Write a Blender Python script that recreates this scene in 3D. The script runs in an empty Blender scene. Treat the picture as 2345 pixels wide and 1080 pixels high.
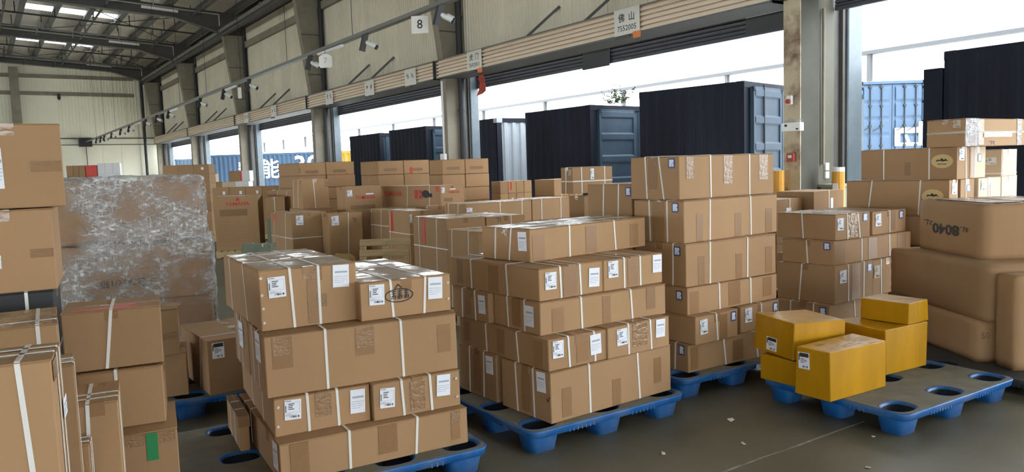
import bpy, bmesh, math, random
from mathutils import Matrix, Vector
SC = bpy.context.scene
COL = SC.collection
rnd = random.Random(7)
RAD = math.radians

# ---------------------------------------------------------------- camera, sky, exposure
cam_data = bpy.data.cameras.new('camera')
cam_data.sensor_width = 36.0
cam_data.lens = 36.0 * 1750.0 / 2345.0
cam_data.clip_start = 0.05
cam_data.clip_end = 500
cam = bpy.data.objects.new('camera', cam_data)
COL.objects.link(cam)
right = Vector((0.81750598, -0.57498234, -0.03285246))
down = Vector((-0.0777402, -0.05364947, -0.9955291))
fwd = Vector((0.57064914, 0.81640495, -0.088558))
cm = Matrix((right, -down, -fwd)).transposed().to_4x4()
cm.translation = (0, 0, 1.6)
cam.matrix_world = cm
SC.camera = cam

world = bpy.data.worlds.new('overcast_sky')
SC.world = world
world.use_nodes = True
wn = world.node_tree
bg = wn.nodes['Background']
bg.inputs['Color'].default_value = (0.86, 0.935, 1.0, 1)
bg.inputs['Strength'].default_value = 5.0
SC.view_settings.view_transform = 'Standard'
SC.view_settings.look = 'None'
SC.view_settings.gamma = 1
SC.view_settings.use_curve_mapping = False
SC.view_settings.exposure = 1.0

# ---------------------------------------------------------------- materials
M = {}
def mat(name, col, rough=0.7, metal=0.0, var=0.0, nscale=6.0, bump=0.0, bscale=60.0, objvar=0.0,
        spec=0.4, dirt=None, dirt_amt=0.5, dirt_scale=1.5, stretch=None, coat=0.0):
    m = bpy.data.materials.new(name)
    m.use_nodes = True
    nt = m.node_tree
    N, Lk = nt.nodes, nt.links
    b = N['Principled BSDF']
    b.inputs['Roughness'].default_value = rough
    b.inputs['Metallic'].default_value = metal
    b.inputs['Specular IOR Level'].default_value = spec
    if coat:
        b.inputs['Coat Weight'].default_value = coat
        b.inputs['Coat Roughness'].default_value = 0.1
    c = (*col, 1)
    b.inputs['Base Color'].default_value = c
    out = None
    tc = N.new('ShaderNodeTexCoord')
    vec = tc.outputs['Object']
    if stretch:
        mp = N.new('ShaderNodeMapping')
        mp.inputs['Scale'].default_value = stretch
        Lk.new(vec, mp.inputs['Vector'])
        vec = mp.outputs['Vector']
    if var or objvar or dirt:
        rgb = N.new('ShaderNodeRGB'); rgb.outputs[0].default_value = c
        out = rgb.outputs[0]
    if var:
        no = N.new('ShaderNodeTexNoise'); no.inputs['Scale'].default_value = nscale; no.inputs['Detail'].default_value = 5
        Lk.new(vec, no.inputs['Vector'])
        mr = N.new('ShaderNodeMapRange')
        mr.inputs['From Min'].default_value = 0.3; mr.inputs['From Max'].default_value = 0.7
        mr.inputs['To Min'].default_value = 1 - var; mr.inputs['To Max'].default_value = 1 + var
        Lk.new(no.outputs['Fac'], mr.inputs['Value'])
        hs = N.new('ShaderNodeHueSaturation'); Lk.new(out, hs.inputs['Color']); Lk.new(mr.outputs[0], hs.inputs['Value'])
        out = hs.outputs['Color']
    if objvar:
        oi = N.new('ShaderNodeObjectInfo')
        mr = N.new('ShaderNodeMapRange'); mr.inputs['To Min'].default_value = 1 - objvar; mr.inputs['To Max'].default_value = 1 + objvar
        Lk.new(oi.outputs['Random'], mr.inputs['Value'])
        hs = N.new('ShaderNodeHueSaturation'); Lk.new(out, hs.inputs['Color']); Lk.new(mr.outputs[0], hs.inputs['Value'])
        out = hs.outputs['Color']
    if dirt:
        no = N.new('ShaderNodeTexNoise'); no.inputs['Scale'].default_value = dirt_scale; no.inputs['Detail'].default_value = 7
        no.inputs['Roughness'].default_value = 0.65
        Lk.new(tc.outputs['Object'], no.inputs['Vector'])
        cr = N.new('ShaderNodeValToRGB'); cr.color_ramp.elements[0].position = 0.45; cr.color_ramp.elements[1].position = 0.65
        cr.color_ramp.elements[1].color = (dirt_amt,) * 3 + (1,)
        Lk.new(no.outputs['Fac'], cr.inputs['Fac'])
        mx = N.new('ShaderNodeMixRGB'); mx.inputs['Color2'].default_value = (*dirt, 1)
        Lk.new(cr.outputs['Color'], mx.inputs['Fac']); Lk.new(out, mx.inputs['Color1'])
        out = mx.outputs['Color']
    if out is not None:
        Lk.new(out, b.inputs['Base Color'])
    if bump:
        no = N.new('ShaderNodeTexNoise'); no.inputs['Scale'].default_value = bscale; no.inputs['Detail'].default_value = 4
        Lk.new(vec, no.inputs['Vector'])
        bp = N.new('ShaderNodeBump'); bp.inputs['Strength'].default_value = bump; bp.inputs['Distance'].default_value = 0.01
        Lk.new(no.outputs['Fac'], bp.inputs['Height']); Lk.new(bp.outputs['Normal'], b.inputs['Normal'])
    M[name] = m
    return m

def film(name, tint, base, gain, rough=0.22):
    """clear plastic film: see-through, with glossy creases coloured white to stand in for glints"""
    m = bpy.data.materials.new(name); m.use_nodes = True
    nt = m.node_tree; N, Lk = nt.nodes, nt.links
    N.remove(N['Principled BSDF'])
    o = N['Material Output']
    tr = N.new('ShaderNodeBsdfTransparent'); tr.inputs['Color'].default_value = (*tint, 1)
    gl = N.new('ShaderNodeBsdfPrincipled'); gl.inputs['Roughness'].default_value = rough; gl.inputs['Base Color'].default_value = (.86, .85, .84, 1); gl.inputs['Specular IOR Level'].default_value = 1.0  # white base colour paints the bright glints along the creases
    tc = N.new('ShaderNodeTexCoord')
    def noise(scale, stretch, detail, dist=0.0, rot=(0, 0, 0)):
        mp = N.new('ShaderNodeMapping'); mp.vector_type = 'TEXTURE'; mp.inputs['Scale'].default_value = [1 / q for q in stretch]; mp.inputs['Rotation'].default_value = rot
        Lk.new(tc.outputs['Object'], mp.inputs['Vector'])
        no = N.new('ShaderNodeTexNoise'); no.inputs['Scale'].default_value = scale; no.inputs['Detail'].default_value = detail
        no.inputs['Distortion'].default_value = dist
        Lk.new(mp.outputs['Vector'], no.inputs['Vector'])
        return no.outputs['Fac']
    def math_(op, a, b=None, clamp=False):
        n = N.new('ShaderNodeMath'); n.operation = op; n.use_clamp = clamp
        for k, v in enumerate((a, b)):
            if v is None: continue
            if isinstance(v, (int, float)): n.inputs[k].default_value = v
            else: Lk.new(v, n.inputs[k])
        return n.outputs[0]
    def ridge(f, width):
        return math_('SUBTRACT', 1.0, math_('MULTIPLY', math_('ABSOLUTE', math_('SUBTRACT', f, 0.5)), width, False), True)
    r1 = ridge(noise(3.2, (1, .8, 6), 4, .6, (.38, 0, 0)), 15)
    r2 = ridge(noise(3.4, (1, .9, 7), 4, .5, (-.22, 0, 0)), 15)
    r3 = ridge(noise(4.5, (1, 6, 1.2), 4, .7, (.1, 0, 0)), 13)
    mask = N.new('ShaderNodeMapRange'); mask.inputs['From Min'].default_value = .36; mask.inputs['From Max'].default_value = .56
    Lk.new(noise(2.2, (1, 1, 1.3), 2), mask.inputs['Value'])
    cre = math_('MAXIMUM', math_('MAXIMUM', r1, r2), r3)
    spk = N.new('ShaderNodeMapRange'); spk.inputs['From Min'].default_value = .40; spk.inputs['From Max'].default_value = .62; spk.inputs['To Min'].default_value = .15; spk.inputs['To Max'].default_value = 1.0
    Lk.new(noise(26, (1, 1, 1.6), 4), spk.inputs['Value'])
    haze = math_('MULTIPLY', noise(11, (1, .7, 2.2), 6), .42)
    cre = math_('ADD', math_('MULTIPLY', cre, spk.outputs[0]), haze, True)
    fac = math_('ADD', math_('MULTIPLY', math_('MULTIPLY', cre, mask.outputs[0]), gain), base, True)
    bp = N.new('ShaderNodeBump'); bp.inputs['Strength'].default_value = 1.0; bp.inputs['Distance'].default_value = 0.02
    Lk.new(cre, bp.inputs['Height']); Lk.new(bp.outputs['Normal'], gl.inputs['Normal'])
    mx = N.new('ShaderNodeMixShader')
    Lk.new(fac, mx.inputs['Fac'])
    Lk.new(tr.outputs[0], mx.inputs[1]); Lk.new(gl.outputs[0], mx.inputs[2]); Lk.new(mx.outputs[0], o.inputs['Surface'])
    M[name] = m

mat('cardboard', (0.37, 0.220, 0.110), 0.75, var=0.06, nscale=3, objvar=0.10, bump=0.06, bscale=180, stretch=(1, 1, .15), spec=.3)
mat('cardboard_pale', (0.60, 0.48, 0.34), 0.75, var=0.05, nscale=3, objvar=0.06, spec=.3)
mat('cardboard_edge', (0.30, 0.18, 0.09), 0.85)
mat('brown_tape', (0.285, 0.155, 0.068), 0.38, var=0.05, nscale=8, objvar=0.06, bump=0.08, bscale=12, spec=.3)
mat('crinkled_tape', (0.30, 0.17, 0.08), 0.12, var=0.08, nscale=3, bump=1.0, bscale=3.5, spec=.45, stretch=(1, 1, 1.6))
mat('lid_film', (0.35, 0.235, 0.14), 0.3, var=0.10, nscale=5, bump=0.7, bscale=4, spec=.5)
def gloss_patches(name, scale, lo, hi):
    nt = M[name].node_tree; N, Lk = nt.nodes, nt.links
    no = N.new('ShaderNodeTexNoise'); no.inputs['Scale'].default_value = scale; no.inputs['Detail'].default_value = 4
    tc = N.new('ShaderNodeTexCoord'); Lk.new(tc.outputs['Object'], no.inputs['Vector'])
    mr = N.new('ShaderNodeMapRange'); mr.inputs['From Min'].default_value = .42; mr.inputs['From Max'].default_value = .6
    mr.inputs['To Min'].default_value = hi; mr.inputs['To Max'].default_value = lo
    Lk.new(no.outputs['Fac'], mr.inputs['Value']); Lk.new(mr.outputs[0], N['Principled BSDF'].inputs['Roughness'])
gloss_patches('lid_film', 5, .10, .6)
mat('strap_white', (0.74, 0.71, 0.66), 0.4, var=0.03)
mat('paper', (0.80, 0.81, 0.86), 0.6)
mat('paper_tan', (0.55, 0.46, 0.36), 0.6)
mat('ink', (0.03, 0.03, 0.035), 0.6)
mat('ink_faint', (0.25, 0.145, 0.07), 0.7)
mat('ink_grey', (0.35, 0.36, 0.42), 0.6)
mat('ink_red', (0.50, 0.055, 0.035), 0.6)
mat('sticker_blue', (0.02, 0.06, 0.22), 0.4)
mat('sticker_white', (0.72, 0.76, 0.85), 0.4)
mat('crest_yellow', (0.62, 0.45, 0.20), 0.6)
mat('red_tape', (0.60, 0.05, 0.03), 0.35, bump=.2, bscale=20)
mat('green_tape', (0.01, 0.20, 0.06), 0.4, bump=.2, bscale=20)
mat('rivet', (0.62, 0.57, 0.50), 0.2, spec=.8)
mat('yellow_tape', (0.44, 0.215, 0.004), 0.30, var=0.16, nscale=6, bump=0.9, bscale=8, stretch=(1, 1, .22), spec=.28)
mat('rod_dark', (0.010, 0.011, 0.013), 0.5)
mat('pallet_blue', (0.012, 0.115, 0.36), 0.42, var=0.15, nscale=5, dirt=(.16, .19, .21), dirt_amt=.4, dirt_scale=5, bump=.05)
mat('pallet_mat', (0.20, 0.185, 0.14), 0.8, var=0.15, nscale=7, dirt=(.12, .135, .14), dirt_amt=.4, dirt_scale=2.5, spec=.2)
mat('pallet_black', (0.03, 0.032, 0.035), 0.6, var=.2)
mat('wood', (0.50, 0.37, 0.20), 0.8, var=0.18, nscale=4, objvar=.1, stretch=(1, 12, 12))
mat('floor_concrete', (0.125, 0.112, 0.072), 0.45, var=0.22, nscale=1.6, dirt=(.17, .152, .10), dirt_amt=.5, dirt_scale=.6, bump=.05, bscale=40, spec=.3)
mat('floor_joint', (0.20, 0.185, 0.15), .9, var=.4, nscale=14)
mat('litter', (.5, .46, .38), .8)
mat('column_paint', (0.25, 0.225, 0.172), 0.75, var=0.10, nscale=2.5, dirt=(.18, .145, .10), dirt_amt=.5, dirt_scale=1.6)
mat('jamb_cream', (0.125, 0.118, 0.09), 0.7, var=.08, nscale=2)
mat('cup_shade_dirt', (0.012, 0.022, 0.04), 0.6, var=.3)  # grimy near-black; the shade inside the leg holes is put into this colour
mat('container_end_shade', (0.011, 0.0125, 0.019), 0.6, var=0.25, nscale=1.5, stretch=(1, 1, .25), spec=.1)  # blue paint darkened: shade on the dock-facing ends is in the colour
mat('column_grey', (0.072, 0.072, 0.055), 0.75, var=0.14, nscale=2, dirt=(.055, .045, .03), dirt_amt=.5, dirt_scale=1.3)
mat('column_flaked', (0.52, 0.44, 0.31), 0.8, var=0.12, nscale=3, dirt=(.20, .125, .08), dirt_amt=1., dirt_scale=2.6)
mat('wall_panel', (0.67, 0.615, 0.485), 0.6, var=0.05, nscale=1.5, objvar=.05, dirt=(.51, .455, .34), dirt_amt=.35, dirt_scale=.8, stretch=(1, 1, .3))
mat('end_wall_panel', (0.82, 0.78, 0.62), 0.6, var=0.05, nscale=.6, objvar=.03)
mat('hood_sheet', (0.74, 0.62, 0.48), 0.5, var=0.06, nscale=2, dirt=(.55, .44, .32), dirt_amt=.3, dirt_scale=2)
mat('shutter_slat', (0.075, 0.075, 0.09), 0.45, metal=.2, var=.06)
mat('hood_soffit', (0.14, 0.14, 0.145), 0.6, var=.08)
mat('jamb_steel', (0.13, 0.16, 0.18), 0.4, metal=.1, var=.05, nscale=2, dirt=(.22, .24, .26), dirt_amt=.3, dirt_scale=6)
mat('dark_steel', (0.085, 0.08, 0.075), 0.6, var=.1)
mat('steel_grey', (0.16, 0.16, 0.15), 0.6, var=.1)
mat('pipe_black', (0.025, 0.025, 0.028), 0.5)
mat('pipe_pale', (0.42, 0.41, 0.40), 0.5, metal=.3)
mat('roof_sheet', (0.90, 0.84, 0.77), 0.6, var=.06, nscale=.8, objvar=.08)
mat('tray_steel', (0.20, 0.195, 0.18), 0.45, metal=.3)
mat('plastic_white', (0.75, 0.75, 0.74), 0.4)
mat('plastic_black', (0.018, 0.018, 0.02), 0.4)
mat('plastic_red', (0.35, 0.05, 0.035), 0.5)
mat('tube_lamp', (0.85, 0.85, 0.83), 0.3)
mat('sign_board', (0.70, 0.68, 0.62), 0.5, var=.03)
mat('orange', (0.72, 0.22, 0.06), 0.5)
mat('cloth_red', (0.40, 0.075, 0.05), 0.8, var=.15)
mat('bollard_yellow', (0.62, 0.30, 0.03), 0.45, var=.1, nscale=8)
mat('cabinet_green', (0.36, 0.37, 0.29), 0.5, var=.05)
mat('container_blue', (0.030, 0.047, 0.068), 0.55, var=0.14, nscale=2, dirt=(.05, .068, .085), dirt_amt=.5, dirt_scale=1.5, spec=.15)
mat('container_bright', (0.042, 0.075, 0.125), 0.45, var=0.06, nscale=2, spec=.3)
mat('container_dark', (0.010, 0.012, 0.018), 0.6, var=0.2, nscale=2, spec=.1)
mat('container_white', (0.26, 0.28, 0.30), 0.45, var=0.08, nscale=1.5, spec=.3)
mat('container_khaki', (0.045, 0.042, 0.03), 0.7, var=0.2)
mat('container_yellow', (0.28, 0.17, 0.02), 0.5)
mat('paint_white', (0.45, 0.47, 0.5), 0.5)
mat('yard_ground', (0.80, 0.78, 0.72), 0.9, var=.08, nscale=.4)
mat('facade_white', (0.86, 0.87, 0.88), 0.6)
mat('gutter_grey', (0.055, 0.057, 0.06), 0.6)
mat('leaf', (0.035, 0.05, 0.015), 0.7, var=.3)
mat('kraft_sack', (0.36, 0.24, 0.08), 0.8, var=.15, nscale=9, bump=.8, bscale=12)
mat('green_cloth', (0.16, 0.19, 0.13), 0.6, var=.15, bump=.5, bscale=14)
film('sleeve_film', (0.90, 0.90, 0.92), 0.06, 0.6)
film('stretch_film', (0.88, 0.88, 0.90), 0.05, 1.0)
def translucent_sheet():
    m = bpy.data.materials.new('skylight_sheet'); m.use_nodes = True
    N, Lk = m.node_tree.nodes, m.node_tree.links
    N.remove(N['Principled BSDF'])
    t = N.new('ShaderNodeBsdfTranslucent'); t.inputs['Color'].default_value = (.8, .82, .8, 1)
    Lk.new(t.outputs[0], N['Material Output'].inputs['Surface'])
    M['skylight_sheet'] = m
translucent_sheet()

# ---------------------------------------------------------------- helpers
def link(name, me, m, parent=None, loc=None, rot=None, scale=None):
    o = bpy.data.objects.new(name, me)
    COL.objects.link(o)
    if m is not None and me is not None and len(me.materials) == 0:
        me.materials.append(M[m])
    if parent is not None:
        o.parent = parent
    if loc is not None: o.location = loc
    if rot is not None: o.rotation_euler = rot
    if scale is not None: o.scale = scale
    return o
def tag(o, label, cat, group=None, kind=None):
    if label: o['label'] = label
    if cat: o['category'] = cat
    if group: o['group'] = group
    if kind: o['kind'] = kind
    return o
def struct(o):
    o['kind'] = 'structure'
    return o
def empty(name, loc, rz=0.0):
    o = bpy.data.objects.new(name, None)
    COL.objects.link(o)
    o.empty_display_size = .1
    o.location = loc
    o.rotation_euler = (0, 0, rz)
    return o
class MB:
    def __init__(s): s.v = []; s.f = []
    def add(s, vs, fs):
        n = len(s.v); s.v += [tuple(v) for v in vs]; s.f += [tuple(i + n for i in f) for f in fs]; return s
    def box(s, x0, y0, z0, x1, y1, z1):
        return s.add([(x0,y0,z0),(x1,y0,z0),(x1,y1,z0),(x0,y1,z0),(x0,y0,z1),(x1,y0,z1),(x1,y1,z1),(x0,y1,z1)],
                     [(3,2,1,0),(4,5,6,7),(0,1,5,4),(1,2,6,5),(2,3,7,6),(3,0,4,7)])
    def cbox(s, x0, y0, z0, x1, y1, z1, c, j=0.0):
        """box with chamfered edges; j jitters the corners like a worn carton"""
        vs = []; idx = {}
        for i in (0, 1):
            for k in (0, 1):
                for l in (0, 1):
                    X = (x0, x1)[i]; Y = (y0, y1)[k]; Z = (z0, z1)[l]
                    dx = (c, -c)[i]; dy = (c, -c)[k]; dz = (c, -c)[l]
                    jx, jy, jz = [rnd.uniform(-j, j) for _ in range(3)]
                    if l == 0: jz = 0
                    for t, p in enumerate(((X, Y + dy, Z + dz), (X + dx, Y, Z + dz), (X + dx, Y + dy, Z))):
                        idx[(i, k, l, t)] = len(vs); vs.append((p[0] + jx, p[1] + jy, p[2] + jz))
        g = lambda i, k, l, t: idx[(i, k, l, t)]
        fs = []
        for i in (0, 1): q = [g(i,0,0,0), g(i,1,0,0), g(i,1,1,0), g(i,0,1,0)]; fs.append(q if i else q[::-1])
        for k in (0, 1): q = [g(0,k,0,1), g(0,k,1,1), g(1,k,1,1), g(1,k,0,1)]; fs.append(q if k else q[::-1])
        for l in (0, 1): q = [g(0,0,l,2), g(1,0,l,2), g(1,1,l,2), g(0,1,l,2)]; fs.append(q if l else q[::-1])
        for i in (0, 1):
            for k in (0, 1): fs.append([g(i,k,0,0), g(i,k,0,1), g(i,k,1,1), g(i,k,1,0)])
            for l in (0, 1): fs.append([g(i,0,l,0), g(i,0,l,2), g(i,1,l,2), g(i,1,l,0)])
        for k in (0, 1):
            for l in (0, 1): fs.append([g(0,k,l,1), g(0,k,l,2), g(1,k,l,2), g(1,k,l,1)])
        for i in (0, 1):
            for k in (0, 1):
                for l in (0, 1): fs.append([g(i,k,l,0), g(i,k,l,1), g(i,k,l,2)])
        return s.add(vs, fs)
    def tube(s, p, q, r, n=10, r2=None, caps=True):
        p, q = Vector(p), Vector(q); d = (q - p).normalized()
        u = d.orthogonal().normalized(); w = d.cross(u); r2 = r if r2 is None else r2
        vs = []
        for c, R in ((p, r), (q, r2)):
            for i in range(n):
                a = 2 * math.pi * i / n
                vs.append(c + (u * math.cos(a) + w * math.sin(a)) * R)
        fs = [(i, (i + 1) % n, n + (i + 1) % n, n + i) for i in range(n)]
        if caps: fs += [tuple(range(n))[::-1], tuple(range(n, 2 * n))]
        return s.add(vs, fs)
    def bar(s, p, q, w, h, up=(0, 0, 1)):
        """rectangular bar from p to q, w wide and h high"""
        p, q = Vector(p), Vector(q); d = (q - p).normalized(); up = Vector(up)
        sd = d.cross(up).normalized(); u = sd.cross(d).normalized()
        vs = [c + sd * (a * w / 2) + u * (b * h / 2) for c in (p, q) for a, b in ((-1,-1),(1,-1),(1,1),(-1,1))]
        return s.add(vs, [(3,2,1,0),(4,5,6,7),(0,1,5,4),(1,2,6,5),(2,3,7,6),(3,0,4,7)])
    def prism(s, poly, axis, a0, a1):
        """extrude a 2-D polygon along axis (0,1,2); poly is in the other two axes in order"""
        n = len(poly)
        def P(p, t):
            v = [p[0], p[1]]; v.insert(axis, t); return v
        vs = [P(p, a0) for p in poly] + [P(p, a1) for p in poly]
        fs = [(i, (i + 1) % n, n + (i + 1) % n, n + i) for i in range(n)] + [tuple(range(n))[::-1], tuple(range(n, 2 * n))]
        return s.add(vs, fs)
    def mesh(s, name, smooth=False, fix=True):
        me = bpy.data.meshes.new(name)
        me.from_pydata(s.v, [], s.f); me.update()
        if fix:
            bm = bmesh.new(); bm.from_mesh(me); bmesh.ops.recalc_face_normals(bm, faces=bm.faces); bm.to_mesh(me); bm.free()
        if smooth:
            for p in me.polygons: p.use_smooth = True
        return me
    def obj(s, name, m, parent=None, smooth=False, **k):
        return link(name, s.mesh(name, smooth), m, parent, **k)
def corrugated(name, m, parent, u0, u1, v0, v1, pitch, depth, place, flat=.35, back=.02, thick=True):
    """pressed sheet: trapezoid ribs that repeat along u and run along v; place(u, v, d) -> point (d = depth toward the viewer)"""
    n = max(1, round((u1 - u0) / pitch)); p = (u1 - u0) / n
    us = []
    for i in range(n):
        a = u0 + i * p
        us += [(a, 0), (a + p * flat, 0), (a + p * (flat + .15), depth), (a + p * .85, depth)]
    us.append((u1, 0))
    mb = MB()
    vs = [place(u, v0, d) for u, d in us] + [place(u, v1, d) for u, d in us]
    k = len(us)
    fs = [(i, i + 1, k + i + 1, k + i) for i in range(k - 1)]
    mb.add(vs, fs)
    me = mb.mesh(name, fix=False)
    return link(name, me, m, parent)
TEXT_CACHE = {}
def text_mesh(body, bold=0.0):
    """text as flat letters, unit size, centred, lying in XZ and facing -Y"""
    key = (body, bold)
    if key in TEXT_CACHE: return TEXT_CACHE[key]
    cu = bpy.data.curves.new('lettering', 'FONT')
    cu.body = body; cu.align_x = 'CENTER'; cu.align_y = 'CENTER'; cu.size = 1.0; cu.extrude = 0.004; cu.resolution_u = 2
    cu.offset = bold
    o = bpy.data.objects.new('lettering', cu); COL.objects.link(o)
    dg = bpy.context.evaluated_depsgraph_get()
    me = bpy.data.meshes.new_from_object(o.evaluated_get(dg))
    bpy.data.objects.remove(o)
    me.transform(Matrix.Rotation(math.pi / 2, 4, 'X'))
    me.materials.clear()
    TEXT_CACHE[key] = me
    return me
def text(name, body, m, parent, loc, rotz, size, bold=0.0, roll=0.0, sx=1.0):
    me = text_mesh(body, bold)
    key = (body, bold, m)
    if key not in TEXT_CACHE:
        c = me.copy(); c.materials.append(M[m]); TEXT_CACHE[key] = c
    o = bpy.data.objects.new(name, TEXT_CACHE[key]); COL.objects.link(o)
    o.parent = parent; o.location = loc
    o.rotation_euler = (0, roll, rotz); o.scale = (size * sx, size, size)
    return o
# ================================================================ BUILDING
WX = 9.5            # inner face of the dock columns
COLY = [-20.8, -11.7, -2.6, 6.48, 16.15, 24.9, 33.6, 42.5, 51.6]   # front (towards the camera) faces of the columns
ENDY = 53.0
floor = struct(MB().box(-22, -26, -.25, 11.0, ENDY + .4, 0).obj('floor', 'floor_concrete'))
j = MB()
pts = [(1.6, 2.66), (2.3, 2.585), (3.0, 2.535), (3.35, 2.53), (3.62, 2.515), (3.95, 2.51), (4.3, 2.50)]
for a, b in zip(pts, pts[1:]):
    j.bar((*a, .0012), (*b, .0012), .012 * rnd.uniform(.6, 1.4), .002)
struct(j.obj('trim_1', 'floor_joint'))
for i, (x, y, s) in enumerate([(3.72, 3.02, .022), (3.45, 2.72, .014), (4.1, 2.32, .010), (3.0, 2.9, .016), (3.66, 2.1, .012)]):
    mb = MB(); mb.cbox(-s, -s * .6, 0, s, s * .6, s * .45, s * .2, s * .25)
    o = mb.obj('paper_scrap', 'litter', loc=(x, y, .001), rot=(0, 0, i * 1.3))
    tag(o, ['pale scrap of paper on the floor before the tall stack', 'small pale crumb on the floor before the yellow parcels', 'tiny white crumb on the floor under the empty pallet edge',
            'brown scrap on the floor between centre stack and yellow parcels', 'tiny crumb on the bare floor near the lower edge'][i], 'litter')

# ---- dock wall
wall_dock = struct(empty('wall_dock', (0, 0, 0)))
def innerx(z):
    return WX - max(0, z - 3.8) * .125
ROOF0 = 8.75
def roofz(x):
    return ROOF0 + .0526 * (WX - x)
for i, cy in enumerate(COLY):
    near = cy == 6.48
    c = MB()
    w, d0 = .26, 9.93
    prof = [(WX, -.05), (WX, 3.8), (innerx(7.55), 7.55), (d0, 7.55), (d0, -.05)]
    c.prism(prof, 1, cy, cy + w)
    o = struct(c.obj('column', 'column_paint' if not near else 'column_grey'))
    f = MB(); f.add([(WX-.012, cy - .006, 0), (WX-.012, cy + w, 0), (WX-.012, cy + w, 3.8), (WX-.012, cy - .006, 3.8), (WX+.006, cy-.006, 0), (WX+.006, cy-.006, 3.8), (WX+.006, cy+w, 0), (WX+.006, cy+w, 3.8)],
                    [(0,1,2,3), (0,3,5,4), (1,6,7,2)])
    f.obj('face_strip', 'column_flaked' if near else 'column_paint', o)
    for z in (4.9, 6.2):
        sj = MB().box(innerx(z) - .004, cy - .004, z, d0, cy, z + .03); sj.obj('joint_plate', 'column_grey', o)
    # recessed sheet, dark guide and pale jamb on the near side of each column
    gx = (10.34, 10.5, 10.56, 10.58, 10.95) if near else (10.04, 10.10, 10.13, 10.14, 10.38)
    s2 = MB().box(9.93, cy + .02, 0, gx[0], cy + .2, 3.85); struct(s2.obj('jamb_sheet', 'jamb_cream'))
    s3 = MB().box(gx[0], cy + .04, 0, gx[1], cy + .3, 3.9); s3.box(gx[1], cy - .02, 0, gx[2], cy + .3, 3.9); struct(s3.obj('shutter_guide', 'dark_steel'))
    s4 = MB().cbox(gx[3], cy - .06, -.1, gx[4], cy + .32, 4.0, .015); struct(s4.obj('door_jamb', 'jamb_steel'))
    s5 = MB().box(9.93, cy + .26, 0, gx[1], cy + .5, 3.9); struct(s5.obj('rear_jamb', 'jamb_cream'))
    if cy > 10:
        p = MB(); p.tube((9.86, cy - .1, .0), (9.86, cy - .1, 7.5), .075, 12)
        for z in (1.2, 3.0, 5.2, 7.0): p.tube((9.86, cy - .1, z), (9.86, cy - .1, z + .07), .092, 12)
        o = p.obj('downpipe', 'pipe_black', smooth=False)
        k = COLY.index(cy) - 3
        tag(o, 'black downpipe beside the ' + ['', 'second', 'third', 'fourth', 'fifth', 'sixth'][k] + ' dock column counted from the picture front', 'pipe')
def wall_place(X, s):
    return lambda u, v, d: (X - d, u, v)
PX = 10.0
WALL_TOP = 7.9
n_panel = 0
for i in range(len(COLY)):
    y0 = COLY[i] + .26
    y1 = COLY[i + 1] if i + 1 < len(COLY) else ENDY
    n = max(1, round((y1 - y0) / 1.06))
    for k in range(n):
        a = y0 + (y1 - y0) * k / n; b = y0 + (y1 - y0) * (k + 1) / n
        corrugated('panel', 'wall_panel', wall_dock, a + .006, b - .006, 3.97, WALL_TOP, .118, .022, wall_place(PX, 1), flat=.70)
MB().box(PX + .03, COLY[0], 3.95, PX + .12, ENDY, 9.2).obj('backing', 'dark_steel', wall_dock)
MB().box(9.86, COLY[0], 7.05, 9.98, ENDY, 7.3).obj('girt', 'column_paint', wall_dock)
# shutter hoods, curtains
ORD = ['', '', '', 'first', 'second', 'third', 'fourth', 'fifth', 'sixth']
for i in range(len(COLY) - 1):
    ya, yb = COLY[i] + .36, COLY[i + 1] + .24
    if i == 2: ya, yb = COLY[i] + .36, COLY[i+1] - .5
    t = struct(empty('shutter_hood', (0, 0, 0)))
    # front: pressed sheet with five horizontal ribs
    n = 5; h0, h1 = 3.83, 4.23; p = (h1 - h0) / n
    prof = []
    for k in range(n):
        z = h0 + k * p
        prof += [(9.37, z), (9.37, z + p * .46), (9.425, z + p * .58), (9.425, z + p * .88)]
    prof.append((9.37, h1))
    mb = MB()
    vs = [(x, ya, z) for x, z in prof] + [(x, yb, z) for x, z in prof]; k = len(prof)
    mb.add(vs, [(q, q + 1, k + q + 1, k + q) for q in range(k - 1)])
    link('front_sheet', mb.mesh('front_sheet', fix=False), 'hood_sheet', t)
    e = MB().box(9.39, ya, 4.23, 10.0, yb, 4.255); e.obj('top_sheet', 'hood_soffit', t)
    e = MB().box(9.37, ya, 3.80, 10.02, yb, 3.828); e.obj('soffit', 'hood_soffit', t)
    for y in (ya, yb - .03):
        MB().box(9.365, y, 3.80, 10.0, y + .03, 4.24).obj('end_cap', 'dark_steel' if y == ya else 'hood_soffit', t)
    # curtain
    d = struct(empty('door_%d' % (i + 1), (0, 0, 0)))
    zb = 3.62 if i != 2 else 3.75
    nsl = 5; zt = 3.98
    for k in range(nsl):
        za = zb + (zt - zb) * k / nsl; zc = zb + (zt - zb) * (k + 1) / nsl; hh = zc - za
        y0, y1 = COLY[i] + .3, COLY[i + 1] + .0
        pr = [(10.36, za), (10.33, za + .15 * hh), (10.322, za + .5 * hh), (10.33, za + .85 * hh), (10.36, zc)]
        mb = MB(); mb.add([(x, y0, z) for x, z in pr] + [(x, y1, z) for x, z in pr], [(q, q + 1, 6 + q, 5 + q) for q in range(4)])
        link('slat', mb.mesh('slat', True, fix=False), 'shutter_slat', d)
    MB().box(10.32, COLY[i] + .3, zb - .05, 10.38, COLY[i + 1], zb).obj('bottom_rail', 'shutter_slat', d)
    # stays from the wall down to the hood
    L = (yb - ya)
    for q, yy in enumerate((ya + L * .43, ya + L * .62)):
        mb = MB(); mb.bar((9.97, yy - .45, 4.82), (9.45, yy, 4.25), .035, .05)
        mb.obj('stay', 'dark_steel', t)
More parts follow.
